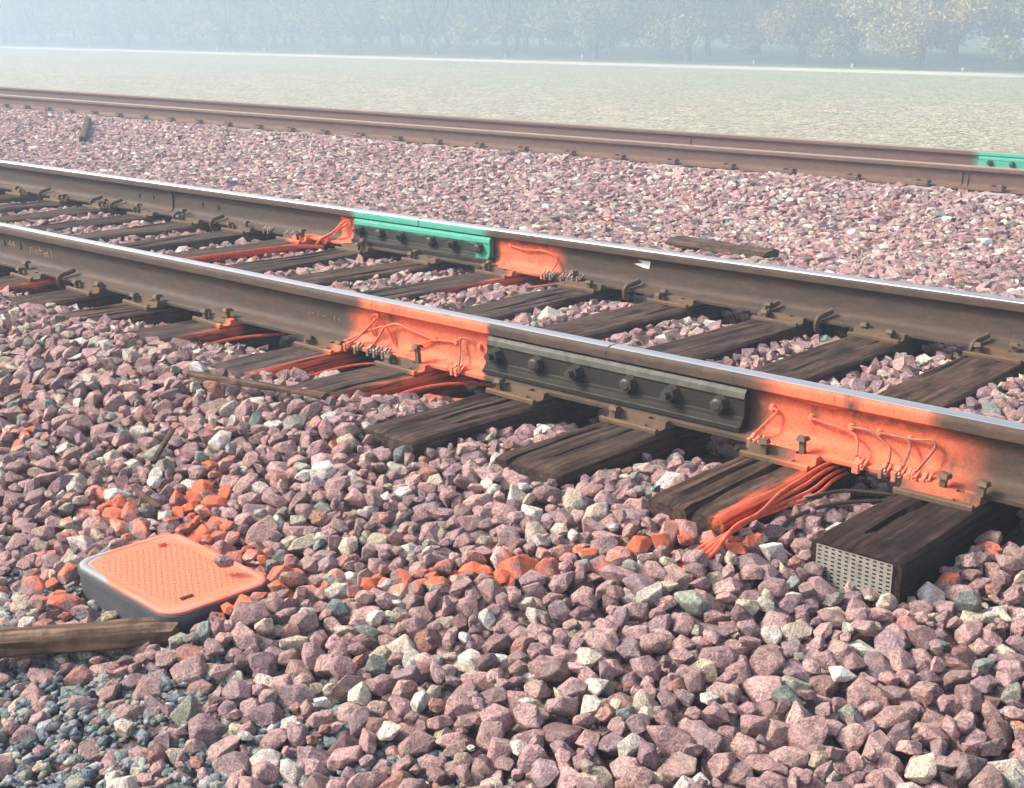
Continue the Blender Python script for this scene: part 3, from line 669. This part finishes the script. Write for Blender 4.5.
for i, (a, b) in enumerate(TIES):
    L = 2.74; yb = END_Y[i]; sk = math.atan2(-(b - a), (Y2 - Y1))
    xe = a + (yb - Y1) * (b - a) / (Y2 - Y1)
    e = empty('railroad_tie', (xe, yb, 0), sk)
    lab = TIELAB.get(i) or (SPECIAL.get(i, 'creosoted wooden tie, ') + f'{ORD[16 - i]} left of the end plate tie')
    tag(e, lab, 'railroad tie', 'wooden ties of the near track')
    tm = tie_mesh(i, L).build('timber', M_TIE, e); tn = {17: (.42, .37, .38), 16: (.95, .84, .76), 15: (.80, .74, .70), 14: (.80, .76, .76), 12: (.95, 1.0, 1.08), 13: (1.0, .95, .9)}.get(i) or [(1, .97, .92), (.8, .78, .76), (1.1, 1.02, .95), (.9, .92, .96)][i % 4]
    tm.color = (*tn, 1)
    rnd = random.Random(i + 50)
    for rail_k, yr in enumerate((Y1, Y2)):
        if i in (18, 19) and rail_k == 1: pass
        p = link('tie_plate', PLATE, e); p.location = (rnd.uniform(-.006, .006), (yr - yb) / math.cos(sk), .0005)
        sp = NEARSP.get(i) if rail_k == 0 else None
        if sp is None: sp = [(rnd.choice((-.066, .054)), -.087, rnd.uniform(0, .03), rnd.uniform(-.3, .3)), (rnd.choice((-.06, .054)), -.120, rnd.uniform(-.003, .006), rnd.uniform(-.4, .4))]
        for sx, sy, sz, rz in sp + [(.054, .087, .004, math.pi), (-.066, .12, 0, math.pi)]:
            s_ = link('spike', SPIKE, p); s_.location = (sx, sy, sz + .008); s_.rotation_euler = (rnd.uniform(-.12, .12), rnd.uniform(-.12, .12), rz)
    if i == 17:                      # nail plate pressed on the tie end
        gm = MB(); nxh, nzh = 11, 12; pw, ph = .192, .120; x0, z0 = -.098, -.150
        cx, cz = pw / nxh, ph / nzh; bm = bmesh.new()
        xs = [0]; zs = [0]
        for k in range(nxh): xs += [k * cx + cx * .24, k * cx + cx * .76]
        xs.append(pw)
        for k in range(nzh): zs += [k * cz + cz * .32, k * cz + cz * .70]
        zs.append(ph); z0 = -.132
        vg = [[bm.verts.new((x0 + x, 0, z0 + z)) for x in xs] for z in zs]
        for r_ in range(len(zs) - 1):
            for c_ in range(len(xs) - 1):
                if r_ % 2 == 1 and c_ % 2 == 1: continue
                bm.faces.new((vg[r_][c_], vg[r_][c_ + 1], vg[r_ + 1][c_ + 1], vg[r_ + 1][c_]))
        bmesh.ops.solidify(bm, geom=bm.faces[:], thickness=.0015)
        me = bpy.data.meshes.new('end_plate'); bm.to_mesh(me); bm.free(); me.materials.append(M_GALV)
        o = link('end_plate', me, e); o.location = (.0, -.0055, 0); o['label'] = 'perforated galvanised plate on the tie end'

# ------------------------------------------------------------------ concrete ties of the far track
def conc_meshes():
    m = MB(); pr = [(-.14, -.20), (-.115, 0), (-.10, .006), (.10, .006), (.115, 0), (.14, -.20)]
    vs = [(y, t, z) for t in (-.50, 2.00) for y, z in pr]; n = 6
    m.add(vs, [[k, (k + 1) % n, n + (k + 1) % n, n + k] for k in range(n)] + [list(range(n))[::-1], list(range(n, 2 * n))])
    c = MB(); c.box((0, -.108, .022), (.11, .045, .038), None, 0, .008)
    c.tube([(-.045, -.11, .040), (-.052, -.07, .046), (-.02, -.055, .040), (.01, -.075, .046), (.04, -.105, .050), (.052, -.08, .044), (.045, -.06, .036)], .011, 6)
    return m.mesh('concrete_tie', M_CONC), c.mesh('rail_clip', M_CLIP)
CT, CL = conc_meshes()
tilt = -math.atan2(Z3 - Z4, Y4 - Y3)
for k in range(-4, 32):
    x = -4.02 - .614 * k
    e = empty('concrete_tie', (x, Y3, Z3)); e.rotation_euler = (tilt, 0, 0)
    tag(e, 'concrete tie of the far track, buried in ballast but for its rust-coloured clips', 'railroad tie', 'concrete ties of the far track')
    o = link('sleeper', CT, e); o.location = (0, 0, -.0065)
    for yy, rz in ((0, 0), (0, math.pi), (Y4 - Y3, 0), (Y4 - Y3, math.pi)):
        q = link('rail_clip', CL, e); q.location = (0, yy, 0); q.rotation_euler = (0, 0, rz)

# ------------------------------------------------------------------ bond wires, clamps and cables
def clamp_mesh(mat):
    m = MB(); Rt = Matrix.Rotation(R(35), 3, 'X')
    m.box((0, -.080, .018), (.013, .034, .011), Rt, 0, .002); m.box((0, -.092, .006), (.013, .012, .030), None, 0, .002); m.cyl((-.009, -.088, .012), (.012, -.088, .012), .007, .007, 6); m.box((.013, -.078, .016), (.007, .040, .007), Rt, 0, .001)
    return m.mesh('clamp', mat)
CLM, CLO = clamp_mesh(M_CLAMP), clamp_mesh(M_CLAMPO)
def bond(label, y, paths, clamps, mat=M_WIRE_O, r=.0042, studs=()):
    e = empty('bond_wire', (0, y, SEAT)); tag(e, label, 'bond wire', 'bond wires clipped to the near track rails')
    for p in paths:
        m = MB(); m.tube([(a, b, c) for a, b, c in p], r, 6, 0, 5); m.build('wire', mat, e)
    for x, z, me in clamps:
        o = link('clamp', me, e); o.location = (x, .002, z); o.rotation_euler = (0, 0, random.Random(int(x * 999)).uniform(-.15, .15))
    for x, z in studs:
        m = MB(); m.cyl((x, -.006, z), (x, -.020, z), .0115, .008, 10); m.build('weld_stud', M_CLAMPO, e)
    return e
Wb = lambda *p: [(x, -.016 - d, z - SEAT) for x, d, z in p]
bond('looped bond wires with shiny clamps on the orange left rail end', Y1,
     [Wb((-3.60, .075, .018), (-3.55, .055, .045), (-3.47, .020, .085), (-3.405, .010, .105), (-3.38, .008, .075), (-3.35, .006, .040), (-3.30, .010, .030), (-3.24, .006, .060), (-3.165, 0, .098)),
      Wb((-3.585, .078, .012), (-3.52, .05, .05), (-3.46, .012, .120), (-3.44, .010, .143), (-3.47, .008, .138), (-3.49, .006, .100), (-3.47, .004, .060)),
      Wb((-3.405, .010, .105), (-3.35, .010, .125), (-3.28, .008, .115), (-3.175, 0, .096), (-3.10, 0, .100), (-3.07, 0, .102)),
      Wb((-3.41, .012, .104), (-3.42, .030, .07), (-3.425, .060, .04))],
     [(-3.55, -.002, CLO), (-3.50, -.002, CLM), (-3.44, .0, CLM), (-3.40, .0, CLM), (-3.35, .002, CLM)], studs=[(-3.165, .083), (-3.065, .088)])
bond('short bond wire beside the left end of the dark joint', Y1, [Wb((-2.955, 0, .106), (-3.00, .004, .124), (-3.035, .006, .118), (-3.025, .02, .075), (-2.99, .065, .040))], [(-3.00, .004, CLO), (-2.982, .004, CLO)], M_WIRE_B, .0040, [(-2.955, .092)])
bond('short bond wire hooked below the right end of the dark joint', Y1, [Wb((-1.826, 0, .112), (-1.805, .004, .106), (-1.82, .02, .082), (-1.838, .062, .048))], [(-1.845, .0, CLM), (-1.825, .0, CLM)], M_WIRE_O, .0042, [(-1.826, .098)])
bond('bond wire from the second stud right of the dark joint', Y1, [Wb((-1.702, 0, .106), (-1.66, .006, .103), (-1.60, .01, .099), (-1.555, .015, .085), (-1.525, .064, .050))], [(-1.528, .0, CLO), (-1.508, .0, CLO)], M_WIRE_O, .0042, [(-1.702, .093)])
bond('bond wire dipping darkly from the third stud right of the joint', Y1, [Wb((-1.58, 0, .104), (-1.53, .006, .108), (-1.49, .008, .092), (-1.455, .02, .074), (-1.435, .064, .050))], [(-1.436, .002, CLM), (-1.42, .002, CLO)], M_WIRE_B, .0042, [(-1.58, .09)])
bond('second bond wire from the right on the orange nearest rail', Y1, [Wb((-1.499, 0, .106), (-1.45, .006, .108), (-1.41, .008, .104), (-1.40, .02, .080), (-1.395, .064, .050))], [(-1.398, .002, CLM), (-1.382, .002, CLO)], M_WIRE_B, .0042, [(-1.499, .092)])
bond('rightmost looped bond wire on the orange stretch of nearest rail', Y1, [Wb((-1.411, 0, .106), (-1.375, .006, .113), (-1.345, .008, .118), (-1.335, .010, .104), (-1.348, .02, .075), (-1.358, .064, .045))], [(-1.36, .0, CLO), (-1.344, .0, CLO)], M_WIRE_B, .0042, [(-1.411, .092)])
bond('curved bond wire ending in a row of clips on the second rail', Y2, [Wb((-4.153, 0, .128), (-4.06, .004, .118), (-3.95, .004, .126), (-3.88, .006, .112), (-3.855, .01, .085), (-3.85, .05, .05))],
     [(-3.90, .002, CLO), (-3.865, .002, CLM), (-3.83, .004, CLM), (-3.79, .004, CLM), (-3.75, .006, CLM), (-3.71, .01, CLM), (-3.675, .012, CLM)], studs=[(-4.153, .114)])
bond('orange bond wires piled at the green joint on the second rail', Y2, [Wb((-5.31, 0, .118), (-5.33, .02, .100), (-5.40, .05, .060), (-5.44, .08, .020)), Wb((-5.35, .01, .12), (-5.37, .05, .075), (-5.43, .085, .035), (-5.46, .10, .0)), Wb((-5.30, .0, .12), (-5.29, .0, .135), (-5.33, .01, .125), (-5.36, .06, .05))],
     [(-5.43, .0, CLM), (-5.40, .0, CLM), (-5.70, .0, CLM), (-5.755, .0, CLM), (-5.94, .002, CLM), (-5.91, .002, CLM)], M_WIRE_O, .006, [(-5.295, .106)])

def cable(label, paths, mat, r=.009):
    e = empty('cable', (0, 0, 0)); tag(e, label, 'cable', 'track cables leaving the nearest rail')
    for p, mt, rr in paths:
        m = MB(); m.tube(p, rr or r, 7, 0, 6); m.build('strand', mt or mat, e)
    return e
cable('bundle of orange sprayed cables lying along the split tie',
      [([(-1.590 + d * .6, 3.17, -.005 + z), (-1.580 + d * .8, 3.06, .004 + z), (-1.566 + d * 1.2 + .005 * math.sin(d * 400), 2.93, .004 + z * .8), (-1.569 + d * .35, 2.80, .002 + z), (-1.572 - d * .35, 2.68 , -.006 + z * .6), (-1.584 - d * .75 + .004 * math.sin(d * 300), 2.58, -.018 + z), (-1.602 - d * 1.0, 2.49, -.055), (-1.63 - d * .6, 2.43, -.085)], None, .0050)
       for d, z in ((-.026, .012), (-.012, .002), (.004, -.010), (.018, -.020))], M_WIRE_O)
cable('dark cables curving under the orange bundle to the rail', [
    ([(-1.34, 3.18, -.035), (-1.40, 3.06, -.030), (-1.49, 2.94, -.028), (-1.530, 2.80, -.035), (-1.540, 2.70, -.075)], None, .0052),
    ([(-1.30, 3.14, -.025), (-1.38, 3.08, -.018), (-1.50, 3.00, -.012), (-1.545, 2.88, -.012)], None, .0052)], M_WIRE_D)
cable('thin orange cable on the side of the faint orange tie', [([(-4.05, 3.22, -.03), (-4.145, 3.06, -.035), (-4.165, 2.90, -.045), (-4.175, 2.75, -.06), (-4.18, 2.62, -.09)], None, .006)], M_WIRE_O)
cable('orange cable beside the grey tie with an orange edge', [([(-3.36, 3.22, -.03), (-3.47, 3.08, -.03), (-3.525, 2.92, -.045), (-3.54, 2.76, -.065), (-3.55, 2.62, -.10)], None, .005), ([(-3.36, 3.14, -.05), (-3.46, 3.02, -.05), (-3.50, 2.92, -.055)], M_WIRE_D, .006)], M_WIRE_O)
cable('orange cable arched along the tie sprayed orange on its side', [([(-2.93, 3.24, -.04), (-3.03, 3.12, -.028), (-3.09, 2.98, -.035), (-3.10, 2.84, -.055), (-3.105, 2.70, -.085), (-3.11, 2.6, -.12)], None, .0058)], M_WIRE_O)
cable('orange cable between the rails along the orange tie', [([(-5.42, 4.60, -.01), (-5.50, 4.40, .006), (-5.54, 4.10, .006), (-5.57, 3.8, .006), (-5.60, 3.5, .004)], None, .010), ([(-5.40, 4.58, -.03), (-5.44, 4.3, -.05), (-5.47, 4.0, -.06)], None, .008)], M_WIRE_O)
cable('thin dark cable between rails near the row of clips', [([(-4.0, 4.45, -.05), (-3.9, 4.50, -.02), (-3.80, 4.56, .0), (-3.75, 4.6, .01)], None, .006)], M_WIRE_B)

# ------------------------------------------------------------------ junction box
def rrect(sx, sy, r, n=6):
    pts = []
    for cx, cy, a0 in ((sx / 2 - r, sy / 2 - r, 0), (-sx / 2 + r, sy / 2 - r, 90), (-sx / 2 + r, -sy / 2 + r, 180), (sx / 2 - r, -sy / 2 + r, 270)):
        for k in range(n + 1):
            a = R(a0 + 90 * k / n); pts.append((cx + r * math.cos(a), cy + r * math.sin(a)))
    return pts
def loft(m, rings, mfun=lambda k: 0, cap=True):
    n = len(rings[0])
    for k in range(len(rings) - 1):
        m.add(rings[k] + rings[k + 1], [[i, (i + 1) % n, n + (i + 1) % n, n + i] for i in range(n)], mfun(k), True)
    if cap: m.add(rings[-1], [list(range(n))], mfun(len(rings) - 1), False)
ring = lambda sx, sy, r, z: [(x, y, z) for x, y in rrect(sx, sy, r)]
tl = NT('lid_sprayed'); pl = tl.n('ShaderNodeTexCoord').outputs['Object']; lx, ly, lz = tl.sep(pl)
nl = tl.noise(pl, 30, 4, .65); nl2 = tl.noise(pl, 7, 3, .6)
edge = tl.math('MAXIMUM', tl.math('MULTIPLY', tl.math('ABSOLUTE', lx), 1 / (BOX_SX / 2)), tl.math('MULTIPLY', tl.math('ABSOLUTE', ly), 1 / (BOX_SY / 2)))
corner = tl.math('MULTIPLY', tl.math('ABSOLUTE', lx), tl.math('ABSOLUTE', ly))
bare = tl.step(tl.math('ADD', tl.math('ADD', edge, tl.math('MULTIPLY', corner, 9.0)), tl.math('MULTIPLY', tl.math('SUBTRACT', nl2, .5), .30)), .99, 1.06)
side = tl.step(tl.math('ADD', tl.math('ADD', lx, tl.math('MULTIPLY', ly, 1.6)), tl.math('MULTIPLY', nl, .12)), -.17, -.22)
bare = tl.math('MULTIPLY', bare, tl.math('ADD', .25, tl.math('MULTIPLY', side, .75)))
scuff = tl.step(tl.noise(tl.stretch(pl, (1, 2.5, 1)), 16, 5, .75), .60, .74)
bare = tl.math('MAXIMUM', bare, tl.math('MULTIPLY', scuff, .35))
dirt = tl.math('MULTIPLY', tl.step(tl.noise(pl, 11, 5, .75), .50, .72), .40)
tl.set(col=tl.mix(dirt, tl.mix(bare, tl.mix(nl, (.74, .165, .085), (.86, .225, .12)), lin(150, 152, 154)), lin(150, 116, 100)), rough=.7, normal=tl.bump(nl, .2, .002))
M_LID = tl.mat; M_BOX = plain('box_grey_plastic', lin(84, 88, 94), .55, 0, .12, 14, spec=.4)
bx = empty('junction_box', (BOX[0], BOX[1], BOX[2]), R(-3)); tag(bx, 'grey plastic junction box in the ballast with an orange sprayed lid', 'junction box')
m = MB(); loft(m, [ring(BOX_SX - .004, BOX_SY - .004, .052, -.26), ring(BOX_SX, BOX_SY, .055, -.030), ring(BOX_SX + .006, BOX_SY + .006, .056, -.024), ring(BOX_SX + .006, BOX_SY + .006, .056, -.009), ring(BOX_SX - .012, BOX_SY - .012, .05, -.009)]); m.build('body', M_BOX, bx)
m = MB(); loft(m, [ring(BOX_SX - .004, BOX_SY - .004, .052, -.0085), ring(BOX_SX - .002, BOX_SY - .002, .053, -.002), ring(BOX_SX - .010, BOX_SY - .010, .050, .0005), ring(BOX_SX - .034, BOX_SY - .034, .040, .0005), ring(BOX_SX - .040, BOX_SY - .040, .038, -.0015)]); m.build('lid', M_LID, bx)
m = MB()
for r_ in range(14):
    for c_ in range(25):
        x = -.170 + c_ * .0142; y = -.108 + r_ * .0160 + (.0077 if c_ % 2 else 0)
        if abs(y) > .116 or (abs(x) > .15 and abs(y) > .095): continue
        a = R(35 if (r_ + c_) % 2 else -35); d = Vector((math.cos(a), math.sin(a), 0)) * .0050; q = Vector((-d.y, d.x, 0)) * .28; p = Vector((x, y, 0))
        vs = [p - d - q + Vector((0, 0, -.0015)), p + d - q + Vector((0, 0, -.0015)), p + d + q + Vector((0, 0, -.0015)), p - d + q + Vector((0, 0, -.0015))]
        m.add(vs + [v * 1 + Vector((0, 0, .0011)) - (v - p) * .35 for v in vs], [[0, 1, 5, 4], [1, 2, 6, 5], [2, 3, 7, 6], [3, 0, 4, 7], [4, 5, 6, 7]])
tag(m.build('tread', M_LID, bx), kind='stuff')
m = MB(); m.cyl((-.165, .070, -.001), (-.165, .070, .008), .013, .011, 10); m.build('lid_bolt', M_LID, bx)
m = MB(); m.box((.165, -.06, .0012), (.010, .034, .003)); m.build('lid_slot', M_WIRE_D, bx)

# ------------------------------------------------------------------ timber, sticks
def timber(name, a, b, w_, h, mat, label, cat, seed, rough=.006, roll=0.0):
    a, b = Vector(a), Vector(b); d = b - a; L = d.length; m = MB(); n = 26; rings = []
    for j in range(n + 1):
        x = L * j / n; rg = []
        for k in range(12):
            t = 2 * math.pi * k / 12; sq = 1 / max(abs(math.cos(t)), abs(math.sin(t))); sq = 1 + (sq - 1) * .75
            q = 1 + rough / h * mnoise.noise(Vector((x * 9, k * 1.3, seed))) * 2 + .5 * rough / h * mnoise.noise(Vector((x * 40, k * 5, seed)))
            rg.append((x + (.02 * mnoise.noise(Vector((k * 2.1, seed, 0))) if j in (0, n) else 0), math.cos(t) * w_ / 2 * sq * q, math.sin(t) * h / 2 * sq * q))
        rings.append(rg)
    for k in range(n): m.add(rings[k] + rings[k + 1], [[i, (i + 1) % 12, 12 + (i + 1) % 12, 12 + i] for i in range(12)], 0, True)
    m.add(rings[0], [list(range(12))[::-1]]); m.add(rings[-1], [list(range(12))])
    o = m.build(name, mat); o.location = a
    o.rotation_euler = (Matrix(( d.normalized(), Vector((-d.y, d.x, 0)).normalized(), d.normalized().cross(Vector((-d.y, d.x, 0)).normalized()))).transposed() @ Matrix.Rotation(roll, 3, 'X')).to_euler()
    return tag(o, label, cat)
timber('weathered_timber', (-2.96, 1.08, -.235), (-2.455, 1.600, -.205), .075, .055, M_DRIFT, 'split weathered timber in front of the grey junction box', 'timber', 3.1)
timber('stick', (-3.56, 2.435, .050), (-3.03, 2.56, .048), .026, .020, M_STICK, 'long dark stick lying on ballast near the orange edged tie', 'stick', 5.2, .003)
timber('twig', (-3.23, 2.06, -.085), (-3.36, 2.22, -.050), .016, .014, M_STICK, 'short twig poking up behind the junction box', 'stick', 6.1, .002)
timber('twig', (-3.14, 1.935, -.105), (-2.945, 1.885, -.105), .018, .012, M_STICK, 'small dark chip of wood beside the orange stones', 'stick', 7.7, .002)
timber('plank', (-4.28, 6.24, -.058), (-3.62, 6.20, -.058), .15, .06, M_STICK, 'dark plank lying on ballast behind the second rail', 'plank', 9.4, .004)
timber('branch', (-14.05, 8.36, -.185), (-15.85, 9.52, -.115), .085, .065, M_STICK, 'mossy brown stick far off on ballast between the tracks', 'stick', 8.8, .01)

# ------------------------------------------------------------------ orchard
t = NT('leaves'); at = t.n('ShaderNodeAttribute', attribute_name='tint')
t.set(col=at.outputs['Color'], rough=.7, spec=.2); M_LEAF = t.mat
M_BARK = plain('bark', lin(82, 70, 58), .9, 0, .3, 12)
def crown(seed, yellow):
    rs = np.random.RandomState(seed); n = 14000; nb = 34
    C = np.stack([rs.normal(0, 1.55, nb), rs.normal(0, 1.55, nb), 1.0 + 5.6 * rs.rand(nb) ** .9], 1)
    sh = np.clip(1.15 - ((C[:, 2] - 3.0) / 3.6) ** 2 * .55, .45, 1.2); C[:, :2] *= sh[:, None]
    k = rs.randint(0, nb, n); P = C[k] + rs.normal(0, .40, (n, 3)) * np.array([1, 1, .8]); P[:, 2] = np.abs(P[:, 2] - .45) + .45
    A = rs.normal(size=(n, 3)); A /= np.linalg.norm(A, axis=1)[:, None]; B = np.cross(A, rs.normal(size=(n, 3))); B /= np.linalg.norm(B, axis=1)[:, None]
    s = rs.uniform(.06, .13, (n, 1)); a, b = A * s, B * s * .55
    V = np.stack([P - a, P - b, P + a, P + b], 1).reshape(-1, 3); Q = np.arange(4 * n).reshape(-1, 4)
    g = np.array([lin(104, 116, 58), lin(122, 130, 66), lin(144, 138, 74)]); y = np.array([lin(168, 150, 98), lin(154, 134, 86), lin(140, 136, 80)])
    yy = (rs.rand(nb) < yellow)[k]; col = np.where(yy[:, None], y[rs.randint(0, 3, n)], g[rs.randint(0, 3, n)]) * rs.uniform(.75, 1.25, (n, 1))
    return np_mesh('crown', V, Q, M_LEAF, False, np.repeat(np.concatenate([col, np.ones((n, 1))], 1), 4, 0))
def trunk(seed):
    r = random.Random(seed); m = MB(); m.tube([(0, 0, -.05), (.03, .02, .5), (.0, .03, 1.0)], .17, 8, 0, 3, lambda q: 1.15 - .3 * q)
    for k in range(5):
        a = k * 1.26 + r.uniform(-.3, .3); L = r.uniform(1.4, 2.2)
        m.tube([(0, .03, .9), (math.cos(a) * L * .35, math.sin(a) * L * .35, 1.6), (math.cos(a) * L * .6, math.sin(a) * L * .6, 2.6), (math.cos(a) * L * .8, math.sin(a) * L * .8, 4.2)], .085, 6, 0, 2, lambda q: 1 - .75 * q)
    return m.mesh('trunk', M_BARK)
CR = [(crown(k, yl), yl) for k, yl in ((21, .05), (22, .15), (23, .45), (24, .75))]; TR = [trunk(k) for k in (1, 2, 3)]
rt_ = random.Random(4)
ORD2 = ['rightmost', 'second', 'third', 'fourth', 'fifth', 'sixth', 'seventh', 'eighth', 'ninth', 'tenth', 'eleventh', 'twelfth', 'thirteenth', 'fourteenth', 'fifteenth', 'sixteenth', 'seventeenth', 'eighteenth', 'nineteenth', 'twentieth', 'twenty-first', 'twenty-second', 'twenty-third', 'twenty-fourth']
for row in range(4):
    y = 75.0 + row * 8.6
    for kk_, x in enumerate(np.arange(-.33 * y + 7, -2.05 * y - 14, -8.2)):
        xx = x + rt_.uniform(-.5, .5) - (row % 2) * 2; wgts = (4, 4, 3, 2) if xx > -108 else (5, 4, 1, 0); k = rt_.choices(range(4), wgts)[0]
        e = empty('orchard_tree', (xx, y + rt_.uniform(-.4, .4), FZ), rt_.uniform(0, 6.28)); s = rt_.uniform(1.25, 1.55); e.scale = (s, s, s * rt_.uniform(.82, 1.15))
        fr = 'front row' if row == 0 else 'rows behind the front row'
        tag(e, f'{"yellowing" if CR[k][1] > .4 else "dull green"} orchard tree in the haze, {fr}', 'tree', f'{"yellowing" if CR[k][1] > .4 else "dull green"} orchard trees, {fr}')
        if row == 0: e['label'] = f'{"yellowing" if CR[k][1] > .4 else "dull green"} orchard tree in the front row, ' + (ORD2[kk_] + ' from the right' if kk_ else 'rightmost one')
        link('trunk', TR[rt_.randrange(3)], e); link('crown', CR[k][0], e)
# white irrigation risers along the road
rm = MB(); rm.cyl((0, 0, -.05), (0, 0, .42), .075, .07, 8); rm.cyl((0, 0, .42), (0, 0, .50), .10, .09, 8); rm.cyl((0, 0, .50), (0, 0, .62), .04, .035, 8); RIS = rm.mesh('irrigation_riser', M_WHITE)
RX = [(-82.5, 50.2), (-70.0, 51.4), (-65.3, 51.4), (-60.8, 51.6), (-51.2, 51.8), (-45.9, 51.4), (-40.8, 51.2), (-31.2, 51.1), (-25.8, 49.7), (-20.8, 48.7)]
for k, (x, y) in enumerate(RX):
    o = link('irrigation_riser', RIS); o.location = (x * 1.442, y * 1.442, FZ); o.scale = (.7, .7, .62 if k in (1, 6) else .42)
    tag(o, f'short white riser beyond the dirt road, {ORD[9 - k]} from the right' if k < 9 else 'short white riser beyond the dirt road, rightmost one', 'riser', 'white risers along the orchard edge')

# ------------------------------------------------------------------ low sprouts on the field
rs = np.random.RandomState(17); n = 3000
yy = 20 + 44 * rs.rand(n) ** 1.3; xx = -yy * (.28 + 1.85 * rs.rand(n)); P = np.stack([xx, yy, np.full(n, FZ)], 1)
a = rs.uniform(0, 6.28, n); s = rs.uniform(.014, .034, n); D = np.stack([np.cos(a), np.sin(a), 0 * a], 1) * s[:, None]; U = np.stack([rs.normal(0, .015, n), rs.normal(0, .015, n), s * rs.uniform(.6, 1.4, n)], 1)
V = np.stack([P - D, P + D, P + U], 1).reshape(-1, 3); T = np.arange(3 * n).reshape(-1, 3)
gc = np.array([lin(150, 162, 112), lin(172, 176, 132), lin(200, 190, 160), lin(160, 150, 126)])[rs.randint(0, 4, n)]
tag(link('field_sprouts', np_mesh('field_sprouts', V, T, M_LEAF, False, np.repeat(np.concatenate([gc, np.ones((n, 1))], 1), 3, 0))), 'sparse low sprouts and clods scattered over the pale field', 'sprouts', None, 'stuff')

# ------------------------------------------------------------------ haze
hz = bpy.data.materials.new('haze'); hz.use_nodes = True; ht = hz.node_tree
for nd in list(ht.nodes): ht.nodes.remove(nd)
out = ht.nodes.new('ShaderNodeOutputMaterial'); pv = ht.nodes.new('ShaderNodeVolumePrincipled')
pv.inputs['Color'].default_value = (.60, .75, .90, 1); pv.inputs['Density'].default_value = HAZE_DENSITY; pv.inputs['Anisotropy'].default_value = .15
ht.links.new(pv.outputs[0], out.inputs['Volume'])
m = MB(); m.box((0, 0, 5.6), (470, 470, 16.8)); ho = m.build('haze', hz); tag(ho, 'pale blue morning haze over the field and orchard', 'haze', None, 'stuff')
